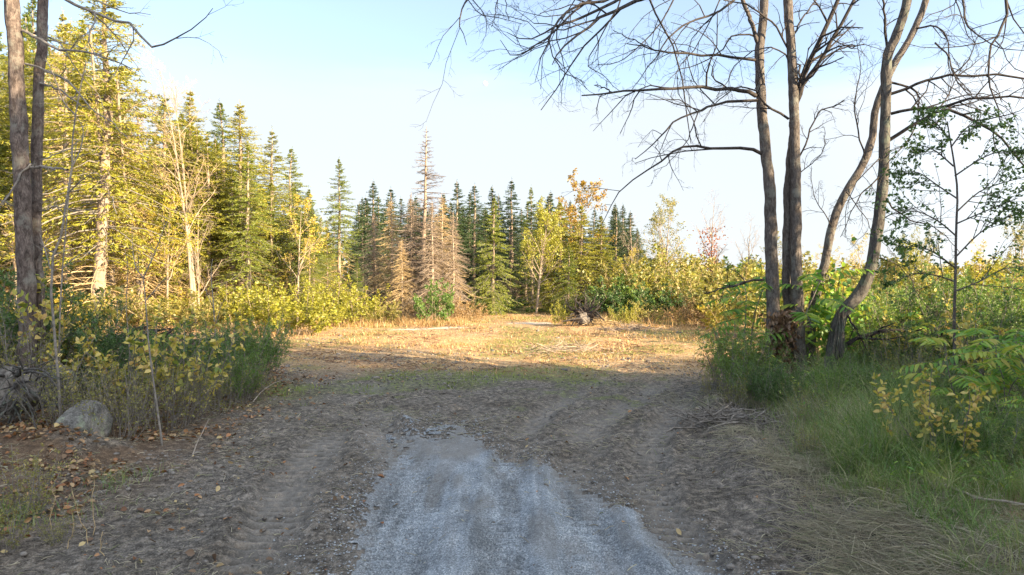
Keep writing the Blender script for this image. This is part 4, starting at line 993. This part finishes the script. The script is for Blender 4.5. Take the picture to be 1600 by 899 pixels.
# snag and brush heaped round it
def brush_pile(label, c, wd, h, n, seed, mat, cat='brush pile'):
    rg = np.random.RandomState(seed); p = rg.randn(n, 3) * np.array([wd * .35, wd * .2, 0]); p[:, 2] = h * rg.rand(n) * np.exp(-(p[:, 0] / (wd * .4)) ** 2)
    a = rg.rand(n) * 6.28; d = nrm(np.stack([np.cos(a), np.sin(a) * .7, rg.randn(n) * .25 + .05], 1)); L = wd * (.2 + .35 * rg.rand(n)); K = 5
    Q = np.empty((n, K, 3)); Q[:, 0] = p - d * L[:, None] * .5
    for k in range(1, K): Q[:, k] = Q[:, k - 1] + d * (L / (K - 1))[:, None]; d = nrm(d + rg.randn(n, 3) * .15)
    QR = (.006 + .016 * rg.rand(n))[:, None] * np.linspace(1, .4, K)[None]
    A, B = grow(Q, QR, rg, 3, (.2, 1.), (25, 60), (.3, .6), 3, .6, .2, 0)
    mb = MB(); mb.add(*tube(Q + np.array(c), QR, 4)); mb.add(*tube(A + np.array(c), B, 3)); o = mb.build('brush_pile', mat); return tag(o, label, cat)
def gz(px, D, dz=0.): x = X_at(px, D); return (x, D, float(ground_h(x, D)) + dz)
brush_pile('low pile of tan sticks against the uprooted stump', gz(938, 36.4), 2.2, .45, 120, 71, M['twig_tan'])
brush_pile('flat pile of broken branches beyond the stump', gz(985, 33.5), 2.2, .25, 90, 72, M['twig_grey_tan'])
brush_pile('scattered cut branches in the near part of the sunny clearing', gz(880, 24.5), 2.6, .15, 60, 73, M['twig_grey_tan'])
brush_pile('dark heap of roots and scraped sod at the edge of the drive', gz(1120, 12.3), 1.5, .08, 90, 74, M['twig_grey'])
brush_pile('dark brush on top of the spoil heap behind the shrubs', gz(225, 17.3, .1), 2.6, .4, 150, 75, M['twig_dark'])
mb = MB(); P = px_branch([(1470, 828), (1500, 846), (1530, 862), (1590, 868), (1640, 866)], 7.6, 6.8, 10); P[:, 2] = ground_h(P[:, 0], P[:, 1]) + .1; mb.add(*tube(P, np.linspace(.018, .010, 10), 6)); tag(mb.build('fallen_stick', M['wood_bare'], smooth=True), 'pale bent stick lying on the hay at the corner', 'stick')
mb = MB(); P = px_branch([(640, 700), (655, 690), (690, 682)], 12, 12.6, 8); P = px_branch([(395, 640), (410, 618), (437, 600)], 14.5, 15.5, 8); P[:, 2] = ground_h(P[:, 0], P[:, 1]) + np.linspace(.05, .35, 8); mb.add(*tube(P, np.linspace(.014, .006, 8), 5)); tag(mb.build('fallen_stick', M['wood_bare'], smooth=True), 'pale broken stick poking from the green shrubs over the soil', 'stick')
mb = MB(); P = px_branch([(300, 725), (312, 705), (327, 672)], 10.2, 10.6, 8); P[:, 2] = ground_h(P[:, 0], P[:, 1]) + np.linspace(.0, .5, 8); mb.add(*tube(P, np.linspace(.012, .005, 8), 5)); tag(mb.build('fallen_stick', M['wood_bare'], smooth=True), 'thin pale stick leaning on the shrubs past the boulder', 'stick')

# ---- shrubs beside the drive (shaded side)
NS = dict(
    green=Kit(shrub('roadside_shrub', 1.9, 1.5, 81, (M['twig_grey'], M['leaf_shrub']), 26, 12, .045, 9, .3, 'diamond', .4, lo=.2), 1.9),
    fern=Kit(shrub('roadside_shrub', 1.7, 1.5, 82, (M['twig_grey'], M['leaf_shrub_dark']), 24, 13, .055, 9, .25, 'diamond', .3, lo=.15), 1.7),
    yellow=Kit(shrub('yellow_leaved_shrub', 1.7, 1.6, 83, (M['twig_grey'], M['leaf_yellow']), 11, 2, .095, 5, .2, 'leaf', .62, lo=.35, sub=2), 1.7),
    twiggy=Kit(shrub('twiggy_shrub', 1.5, 1.5, 84, (M['twig_grey'], M['leaf_olive']), 34, 1, .05, 7, .2, 'diamond', .5), 1.5),
    weed=Kit(shrub('tall_weed', 1.1, .9, 85, (M['twig_grey'], M['leaf_olive']), 18, 6, .05, 5, .35, 'diamond', .3, lo=.1, sub=1), 1.1))
SHL = 'shrubs on the bank by the boulder'
near_sh = [
 ('green', 415, 17.5, 500, 'dense small leaved green shrub at the end of the bank, its edge against the clearing'),
 ('green', 385, 16.2, 492, 'dense green shrub second from the clearing end of the bank'),
 ('green', 352, 15.6, 497, 'green shrub around the short twiggy sapling'),
 ('fern', 312, 14.8, 505, 'dark feathery shrub halfway along the bank'),
 ('green', 372, 14.6, 540, 'low green shrub at the front of the bank, over bare soil'),
 ('twiggy', 330, 13.6, 545, 'brown twiggy shrub with few leaves facing the drive'),
 ('yellow', 278, 12.6, 500, 'shrub with broad yellow leaves in front of the spoil heap'),
 ('yellow', 212, 12.4, 498, 'tall yellow leaved shrub just past the boulder'),
 ('fern', 165, 13.4, 490, 'dark feathery shrub rising behind the boulder'),
 ('fern', 120, 13.8, 470, 'dark shrub in the gap between the pines and the boulder'),
 ('yellow', 88, 12.8, 500, 'yellow leaved shrub at the foot of the dark straight sapling'),
 ('twiggy', 255, 12.0, 545, 'bare brown stems under the broad yellow leaves'),
 ('twiggy', 30, 11.6, 480, 'leafless tangle of stems in front of the pine trunks'),
 ('fern', 20, 13.6, 430, 'blue green shrub behind the pine trunks'),
 ('yellow', 8, 12.6, 440, 'yellow leaved shrub at the frame edge by the pines'),
 ('green', 245, 14.5, 500, 'green shrub behind the wishbone sapling'),
 ('twiggy', 100, 10.9, 560, 'leafless stems standing right in front of the overturned roots'),
 ('twiggy', 175, 10.9, 575, 'thin pale stems at the near end of the boulder'),
 ('twiggy', 190, 11.8, 560, 'thin brown stems right beside the boulder'),
 ('fern', -30, 12.8, 420, 'dark shrub mostly outside the frame beyond the pines'),
 ('twiggy', 395, 15.2, 560, 'brown stems at the foot of the dense green shrubs'),
]
for kd, px, D, top, lab in near_sh: NS[kd].put(px=px, D=D, top=top, label=lab, cat='shrub', group=SHL)
# ---- shrubs and weeds beside the clump of trees
right_sh = [
 ('weed', 1128, 16.5, 520, 'reddish weed at the corner where the clearing meets the tree clump'),
 ('weed', 1160, 15.5, 540, 'olive weed in front of the straight trunk'),
 ('green', 1185, 15.2, 520, 'small leaved green shrub hugging the straight trunk'),
 ('weed', 1110, 14.5, 575, 'low dry weed out on the scraped soil'),
 ('weed', 1150, 13.6, 585, 'olive weed between the tree clump and the sod heap'),
 ('fern', 1345, 15, 540, 'dark feathery weed at the foot of the crooked tree'),
 ('green', 1390, 15.2, 500, 'green shrub under the low arching limb'),
 ('twiggy', 1420, 14.2, 520, 'dark brown thicket below the end of the arching limb'),
 ('fern', 1450, 14.8, 480, 'green shrub between the arching limb and the young leafy tree'),
 ('twiggy', 1455, 12.8, 540, 'brown stems in front of the young leafy tree'),
 ('green', 1520, 15.5, 455, 'tall green shrub behind the young leafy tree'),
 ('fern', 1560, 14.2, 470, 'dark shrub behind the sumac'),
 ('green', 1600, 15, 430, 'tall shrub at the frame edge above the sumac'),
 ('green', 1435, 18, 425, 'light green shrub seen past the crooked tree over the limb'),
 ('green', 1380, 19, 440, 'light green shrub directly behind the crooked trunk'),
 ('fern', 1500, 12.2, 580, 'low dark shrub under the sumac leaves'),
 ('twiggy', 1380, 13, 590, 'thin brown weeds before the crooked tree'),
 ('green', 1290, 17.5, 470, 'broad leaved bush glimpsed between twin trunks and crooked tree'),
 ('green', 1640, 12, 500, 'green shrub mostly outside the frame by the sumac'),
 ('yellow', 1482, 8.6, 575, 'plant with large bright yellow leaves in the grass'),
 ('green', 1225, 17.4, 500, 'green shrub behind the twin stemmed maple'),
 ('green', 1150, 15.0, 500, 'bright small leaved shrub at the clearing corner, in front of the sumac'),
 ('fern', 1205, 13.8, 575, 'feathery weed in front of the brown leaf bundle'),
 ('weed', 1240, 13.4, 590, 'olive weed in front of the twin trunks'),
 ('green', 1170, 14.2, 560, 'low green shrub over the sod heap'),
 ('green', 1490, 17.5, 425, 'tall light green shrub behind the thin dark trunk of the young tree'),
 ('green', 1560, 17.0, 415, 'tall light green shrub rising behind the large sumac'),
 ('yellow', 1425, 15.8, 470, 'yellow leaved bush over the low arching limb'),
 ('yellow', 1590, 13.0, 480, 'yellow leaved bush at the frame edge behind the second sumac'),
 ('green', 1350, 17.2, 450, 'green bush filling the gap between leaning and crooked maples'),
 ('green', 1460, 13.6, 545, 'low green shrub in front of the end of the arching limb'),
 ('fern', 1275, 14.4, 585, 'bright fern like weed at the foot of the twin stemmed maple'),
]
for kd, px, D, top, lab in right_sh: NS[kd].put(px=px, D=D, top=top, label=lab, cat='shrub', group='undergrowth round the tree clump')
rw_ = random.Random(12)
for i in range(26):
    D = rw_.uniform(8.5, 14); x0 = float(poly_x(RIGHT_EDGE, D)) + rw_.uniform(.7, 5.5)
    if x0 > .72 * D: continue
    NS[rw_.choice(['weed', 'weed', 'fern', 'green', 'twiggy'])].put(x=x0, y=D, s=rw_.uniform(.3, .62), label='tangled weed standing up out of the long grass', cat='weed', group='weeds in the long grass')
SU = [Kit(sumac('sumac', 1.6, 91), 1.9), Kit(sumac('sumac', 2.2, 92, 3, 11, .85), 2.6), Kit(sumac('sumac', 1.0, 93, 3, 9, .42), 1.2)]
for k, px, D, top, lab in ((0, 1140, 15.6, 478, 'sumac with drooping paired leaflets leaning toward the clearing'), (1, 1185, 16.6, 368, 'tall sumac just behind the straight trunk, tip reddening'),
    (1, 1560, 10.0, 470, 'large bright green sumac at the frame edge'), (1, 1595, 10.9, 455, 'second bright sumac, closest to the frame edge'), (2, 1280, 14.2, 560, 'low sumac shoots under the leaning maple'),
    (0, 1420, 16.6, 430, 'sumac in the light beyond the crooked tree'), (1, 1330, 17.4, 420, 'sumac leaves glowing between the leaning and crooked maples'), (2, 1330, 12.6, 610, 'low sumac shoots before the crooked tree'),
    (2, 1560, 8.9, 620, 'low yellowish sumac over the long grass'), (2, 1600, 8.3, 700, 'sumac shoot deep in the long grass at the frame edge'), (0, 1490, 16.4, 440, 'sumac behind the young leafy tree'), (2, 1225, 14.6, 570, 'low sumac at the foot of the twin stemmed maple'),
    (2, 1400, 14.0, 590, 'low sumac shoots by the fallen dead stick')):
    SU[k].put(px=px, D=D, top=top, label=lab, cat='sumac', group='sumac plants round the tree clump')
for k, px, D, top, lab in ((0, 1200, 15.0, 520, 'sumac leaves across the foot of the straight trunk'), (1, 1470, 14.6, 470, 'broad sumac between the crooked tree and the young leafy tree'), (0, 1520, 12.0, 520, 'bright sumac below the young leafy tree'),
    (0, 1590, 9.2, 560, 'yellow green sumac low at the frame edge over the grass'), (1, 1400, 17.5, 440, 'tall sumac behind the stump of the crooked tree')):
    SU[k].put(px=px, D=D, top=top, label=lab, cat='sumac', group='sumac plants round the tree clump')
# creeper on the leaning maple, dead leaves caught in the clump
rg = np.random.RandomState(18); n = 420; c0 = np.array(at(1300, 505, 16.1))
p = c0 + rg.randn(n, 3) * np.array([.32, .2, .62]); mb = MB(); mb.add(*leaf(p, rg.randn(n, 3), .15, .12, rg, .5, 'leaf', .3))
vr = empty('creeper', (float(c0[0]), float(c0[1]), float(ground_h(c0[0], c0[1]))), 0, 'broad leaved green creeper hanging on the leaning maple', 'creeper')
def sub(mb, name, mat, root, smooth=False):
    o = mb.build(name, mat, None, smooth); o.parent = root; o.location = tuple(-np.array(root.location)); return o
sub(mb, 'foliage', M['leaf_sumac'], vr)
mb = MB(); Q = []
for i in range(7): Q.append(spline(np.array([[c0[0] + rg.uniform(-.25, .25), c0[1] + rg.uniform(-.1, .1), .0 + .25], c0 + rg.randn(3) * .15, c0 + np.array([rg.uniform(-.3, .3), 0, rg.uniform(.6, 1.3)])]), 10))
mb.add(*tube(np.array(Q), np.full((7, 10), .008), 5)); sub(mb, 'stems', M['twig_dark'], vr)
n = 900; c0 = np.array(at(1213, 535, 15.7)); u = rg.rand(n)
p = c0 + np.stack([rg.randn(n) * .20 + .25 * (u - .3), rg.randn(n) * .14, (u - .5) * 1.5], 1); mb = MB(); mb.add(*leaf(p, rg.randn(n, 3) + np.array([0, 0, -1]), .12, .07, rg, .2, 'leaf', .6))
dv = mb.build('dead_leaf_bundle', M['leaf_brown']); tag(dv, 'brown bundle of dead leaves caught between the straight and twin maples', 'dead leaves')

#--STUFF
def scatter(n, x0, x1, y0, y1, dens, rg):
    x = rg.uniform(x0, x1, n); u = rg.rand(n); y = y0 * (y1 / y0) ** u if y0 > 0 else rg.uniform(y0, y1, n)
    k = rg.rand(n) < dens(x, y); return x[k], y[k]
rg = np.random.RandomState(101)
L_ = lambda y: poly_x(LEFT_EDGE, y)
R2 = lambda y: poly_x(RIGHT_EDGE, y)
def pale_d(x, y): return np.maximum(sst(.3, .6, np.exp(-((x + 4.2) / 2.6) ** 2 - ((y - 35.5 - .2 * x) / 1.1) ** 2)), sst(.3, .6, np.exp(-((x - 1.2) / 2.2) ** 2 - ((y - 38) / .8) ** 2)))
# dry mown stalks across the clearing
x, y = scatter(150000, -22, 26, 17.5, 62, lambda x, y: sst(-1.5, 2.5, y - (19.2 - .13 * x) - 2 * (fbm(x, y, 4, .45) - .5)) * sst(.25, .62, fbm(x, y, 4, 1.1)) * sst(-1.5, 0, x - L_(y)) * sst(-4, 0, R2(y) + 6 - x) * (.93 - .85 * pale_d(x, y)), rg)
mb = MB(); mb.add(*blades(on_ground(x, y, -.01), rg.uniform(.04, .20, len(x)) * (.5 + 1.0 * sst(.45, .75, fbm(x, y, 3, .5))), .012 + .0006 * y, rg, None, 1.0, 3)); tag(mb.build('dry_stubble', M['straw']), 'straw coloured stubble over the clearing', 'dry grass', kind='stuff')
x, y = scatter(60000, -18, 20, 14, 60, lambda x, y: sst(.52, .62, fbm(x + 31, y + 7, 4, .28)) * sst(.35, .6, fbm(x, y, 3, 1.7)) * sst(13, 18, y) * sst(-1, 0, x - L_(y)), rg)
mb = MB(); mb.add(*blades(on_ground(x, y, -.01), rg.uniform(.05, .16, len(x)), .012 + .0005 * y, rg, None, .6, 3)); tag(mb.build('green_grass', M['grass_bright']), 'patches of short green grass in the clearing', 'grass', kind='stuff')
# tall dry grass at the foot of the woods
def fringe(px, D): return X_at(px, D)
n = 34000; pxs = np.concatenate([rg.uniform(480, 730, n // 2), rg.uniform(990, 1260, n // 4), rg.uniform(1200, 1700, n // 2), rg.uniform(860, 1000, n // 12), rg.uniform(60, 500, n // 4)])
Ds = np.concatenate([rg.uniform(36, 42, n // 2), rg.uniform(34, 46, n // 4), rg.uniform(24, 50, n // 2), rg.uniform(37.5, 40, n // 12), rg.uniform(30, 38, n // 4)])
x = (pxs - 800) / F * Ds; kp = rg.rand(len(x)) < .15 + sst(.35, .7, fbm(x, Ds, 3, .7)); x, y = x[kp], Ds[kp]
mb = MB(); mb.add(*blades(on_ground(x, y, -.02), rg.uniform(.12, .9, len(x)) * (.15 + 1.1 * fbm(x, y, 3, .8)), .018, rg, None, .5, 4)); tag(mb.build('tall_dry_grass', M['straw']), 'tall pale dry grass round the rim of the clearing', 'dry grass', kind='stuff')
# long green grass on the shaded side by the trees
def rg_d(x, y): return sst(-.1, .9, x - R2(y)) * (.25 + .75 * sst(.38, .6, fbm(x, y, 3, .9)))
x, y = scatter(130000, 2.6, 14.5, 5.6, 20, rg_d, rg)
k = x < .78 * y + 1.5; x, y = x[k], y[k]
mb = MB(); hh = rg.uniform(.15, .8, len(x)) * (.3 + .9 * sst(.2, 1.6, x - R2(y))) * (.5 + .5 * sst(6.6, 9., y)) * (.45 + 1.1 * sst(.35, .65, fbm(x, y, 3, 1.6)))
mb.add(*blades(on_ground(x, y, -.02), hh, rg.uniform(.005, .011, len(x)), rg, (-.2, -.2, 0), .75, 5)); tag(mb.build('long_grass', M['grass']), 'long green grass under the clump of trees', 'grass', kind='stuff')
x, y = scatter(110000, 2.4, 14.5, 5.6, 18, lambda x, y: sst(-.5, .7, x - R2(y)) * (.2 + .8 * sst(.45, .62, fbm(x + 8, y + 2, 3, .8))), rg)
k = x < .78 * y + 1.5; x, y = x[k], y[k]
mb = MB(); mb.add(*blades(on_ground(x, y, -.02), rg.uniform(.15, .75, len(x)) * (.35 + .75 * sst(0, 1.6, x - R2(y))) * (.45 + .55 * sst(6.6, 9.5, y)), rg.uniform(.003, .008, len(x)), rg, (-.4, -.3, 0), .8, 5)); tag(mb.build('withered_grass', M['straw_grey']), 'withered grey stalks standing in the long grass', 'dry grass', kind='stuff')
# broad weeds in it
x, y = scatter(16000, 3.4, 14.5, 7.5, 20, lambda x, y: sst(.5, 1.6, x - R2(y)) * sst(.45, .6, fbm(x + 3, y, 3, .8)), rg); k = x < .78 * y + 1.5; x, y = x[k], y[k]
p = on_ground(x, y); p[:, 2] += rg.uniform(.1, .65, len(x)) * (.5 + .5 * sst(8, 12, y)); dl = rg.randn(len(x), 3); dl[:, 2] *= .4
mb = MB(); mb.add(*leaf(p, dl, rg.uniform(.05, .11, len(x)), rg.uniform(.018, .035, len(x)), rg, .6, 'leaf', .2)); tag(mb.build('weed_leaves', M['leaf_sumac']), 'narrow leaved green weeds among the long grass', 'weeds', kind='stuff')
# flattened hay at the corner
x, y = scatter(60000, 1.9, 7.5, 5.0, 11.5, lambda x, y: sst(-.7, .2, x - R2(y) + .4 * (fbm(x, y, 3, 1.5) - .5)) * sst(1.9, .9, x - R2(y) + (y - 8) * .25) * (.15 + .85 * sst(.38, .6, fbm(x, y, 4, 1.3))), rg)
p = on_ground(x, y, .0); p[:, 2] += rg.uniform(.0, .09, len(x))
a = rg.randn(len(x)) * 1.1 + 2.5; d = np.stack([np.cos(a), np.sin(a), rg.randn(len(x)) * .12 + .05], 1); L = rg.uniform(.12, .42, len(x)); K = 4
Q = np.empty((len(x), K, 3)); Q[:, 0] = p
for k in range(1, K): Q[:, k] = Q[:, k - 1] + d * (L / 3)[:, None]; d = nrm(d + rg.randn(len(x), 3) * .2 + np.array([0, 0, -.12]))
mb = MB(); mb.add(*tube(Q, (.0012 + .005 * rg.rand(len(x)) ** 3)[:, None] * np.linspace(1, .5, K)[None], 3)); tag(mb.build('flattened_hay', M['straw_grey']), 'flattened grey hay and dead grass at the corner', 'hay', kind='stuff')
# straw, rootlets and twigs on the bare soil
x, y = scatter(52000, -7.5, 6.5, 5.0, 24, lambda x, y: (.10 + .9 * sst(.45, .68, fbm(x, y, 4, 1.0))) * (1 - .75 * ((x > poly_x(GL, y)) & (x < poly_x(GR, y)) & (y < 9.5))), rg)
a = rg.rand(len(x)) * 6.28; d = np.stack([np.cos(a), np.sin(a), rg.randn(len(x)) * .2], 1); L = rg.uniform(.03, .16, len(x)); K = 3; p = on_ground(x, y, .006)
Q = np.stack([p, p + d * L[:, None] * .5 + np.stack([0 * x, 0 * x, L * .08], 1), p + d * L[:, None]], 1)
mb = MB(); mb.add(*tube(Q, (.0008 + .0042 * rg.rand(len(x)) ** 2)[:, None] * np.ones((1, 3)), 3)); tag(mb.build('ground_debris', M['straw_grey']), 'scraps of dead grass and rootlets strewn over the soil', 'debris', kind='stuff')
x, y = scatter(9000, -16, 16, 19, 48, lambda x, y: sst(.42, .66, fbm(x + 2, y, 4, .6)) * sst(-1, 1, x - L_(y)) * sst(0, -2, x - R2(y) - 3), rg)
a = rg.rand(len(x)) * 6.28; d = np.stack([np.cos(a), np.sin(a), rg.randn(len(x)) * .18], 1); L = rg.uniform(.12, .6, len(x)) * (.4 + rg.rand(len(x))); p = on_ground(x, y, .015)
Q = np.stack([p, p + d * L[:, None] * .5 + np.stack([0 * x, 0 * x, L * .1], 1), p + d * L[:, None]], 1)
mb = MB(); mb.add(*tube(Q, (.004 + .012 * rg.rand(len(x)))[:, None] * np.ones((1, 3)), 3)); tag(mb.build('cut_brush', M['twig_brush']), 'cut twigs and torn brush strewn over the clearing', 'debris', kind='stuff')
x, y = scatter(5000, -16, 16, 17, 46, lambda x, y: sst(.50, .68, fbm(x + 12, y + 4, 4, .8)) * sst(-1, 1, x - L_(y)), rg)
mb = MB(); mb.add(*lumps(on_ground(x, y, .0), .02 + .08 * rg.rand(len(x)) ** 3, rg, .7)); tag(mb.build('torn_sod', M['clod']), 'torn lumps of dark sod in the clearing', 'soil', kind='stuff')
# clods
x, y = scatter(30000, -8, 6.5, 4.9, 24, lambda x, y: (.12 + .88 * sst(.5, .7, fbm(x + 5, y, 4, .9))) * (1 - .7 * track_mask(x, y)[0]) * (1 - .93 * ((x > poly_x(GL, y)) & (x < poly_x(GR, y)) & (y < 10))), rg)
mb = MB(); mb.add(*lumps(on_ground(x, y, .002), .006 + .034 * rg.rand(len(x)) ** 4 + .0006 * y, rg)); tag(mb.build('soil_clods', M['clod']), 'small clods of dark soil', 'soil', kind='stuff')
x, y = scatter(42000, -3.2, 4., 4.9, 15, lambda x, y: (.22 + .78 * np.exp(-np.abs(np.minimum(np.minimum(x - poly_x(GL, y), poly_x(GR, y) - x), 12.2 - y)) / .22)) * sst(-1.2, .05, np.minimum(np.minimum(x - poly_x(GL, y), poly_x(GR, y) - x), (12.2 - y) * .5) + .5 * (fbm(x, y, 3, 2) - .5)), rg)
mb = MB(); mb.add(*lumps(on_ground(x, y, .012), .004 + .010 * rg.rand(len(x)) ** 3, rg)); tag(mb.build('loose_gravel', M['stone']), 'loose pale chippings on the drive', 'gravel', kind='stuff')
# fallen leaves
def lf_d(x, y):
    d = x - L_(y)
    return .95 * sst(2.1, -.2, d) * sst(.44, .60, fbm(x, y, 4, 1.6)) + .10 * sst(5., 1., d) * sst(.48, .64, fbm(x + 7, y, 4, 2.2)) + .004
x, y = scatter(62000, -10, 6.5, 4.8, 20, lf_d, rg)
a = rg.rand(len(x)) * 6.28; d = np.stack([np.cos(a), np.sin(a), rg.randn(len(x)) * .3], 1)
s = .03 + .085 * rg.rand(len(x)) ** 1.6; mb = MB(); mb.add(*leaf(on_ground(x, y, .02), d, s, s * rg.uniform(.4, .85, len(x)), rg, .6, 'leaf', 0)); tag(mb.build('fallen_leaves', M['litter']), 'fallen brown and orange leaves on the soil', 'leaves', kind='stuff')
# weeds in the near corner
x, y = scatter(30000, -9, -3.2, 4.9, 9.4, lambda x, y: sst(1.4, -.2, x - L_(y)) * sst(.45, .62, fbm(x, y, 3, 1.2)) * .5, rg)
mb = MB(); mb.add(*blades(on_ground(x, y, -.01), rg.uniform(.06, .3, len(x)), rg.uniform(.004, .009, len(x)), rg, None, .7, 4)); tag(mb.build('bank_grass', M['grass']), 'thin grass and weeds on the near bank', 'grass', kind='stuff')
for px, D, top, lab in ((25, 7.6, 700, 'green leafy weed at the bottom corner of the bank'), (85, 6.9, 800, 'small leafy weed among the fallen leaves'), (-10, 6.6, 780, 'leafy weed cut by the frame corner')):
    NS['weed'].put(px=px, D=D, top=top, label=lab, cat='weed', sx=1.)
r = np.random.RandomState(3)
for i, (px, py, hh, lab) in enumerate(((140, 835, .75, 'tallest dry tan stalk on the near bank'), (133, 850, .6, 'dry stalk just beside the tallest tan one'), (100, 860, .42, 'leaning broken straw near the tan stalks'), (75, 830, .38, 'thin pale stalk nearer the corner'), (160, 872, .3, 'short dry stub on the bare bank'))):
    D = D_at(py); x = X_at(px, D); b = np.array([x, D, float(ground_h(x, D)) - .02])
    P = b + np.cumsum(np.vstack([np.zeros(3), r.randn(7, 3) * .012 + np.array([r.uniform(-.2, .25) * hh / 7, 0, hh / 7])]), 0)
    mb = MB(); mb.add(*tube(P, np.linspace(.0045, .002, 8), 5)); A, B = grow(P[None], np.linspace(.0045, .002, 8)[None], r, 5, (.3, 1.), (20, 45), (.2, .35), 3, .6, .1, .05, rmin=.0012); mb.add(*tube(A, B, 3))
    tag(mb.build('dry_stalk', M['twig_tan']), lab, 'stalk', 'dry stalks on the near bank')
# labels of repeats one can count off, in the order they stand seen from the drive
def number_off(group, text):
    L = sorted([o for o in COL.objects if o.get('group') == group and o.parent is None], key=lambda o: o.location.x / max(o.location.y, .1))
    for i, o in enumerate(L[:29]): o['label'] = text % ORD[i]
number_off('saplings at the foot of the tall wood', '%s thin pale sapling from the pine trunks along the golden spruces')
number_off('weeds in the long grass', '%s tangled weed in the long grass counted from the drive outward')
number_off('dead spruces inside the tall wood', '%s tan dead spruce from the pine trunks inside the tall wood')
# faint daytime moon, lit by the same sun
mp_ = at(758, 131, 3600); bpy.ops.mesh.primitive_uv_sphere_add(segments=24, ring_count=16, radius=13, location=mp_); mo = C.object; mo.name = 'moon'; mo.data.materials.append(M['moon']); tag(mo, kind='structure')
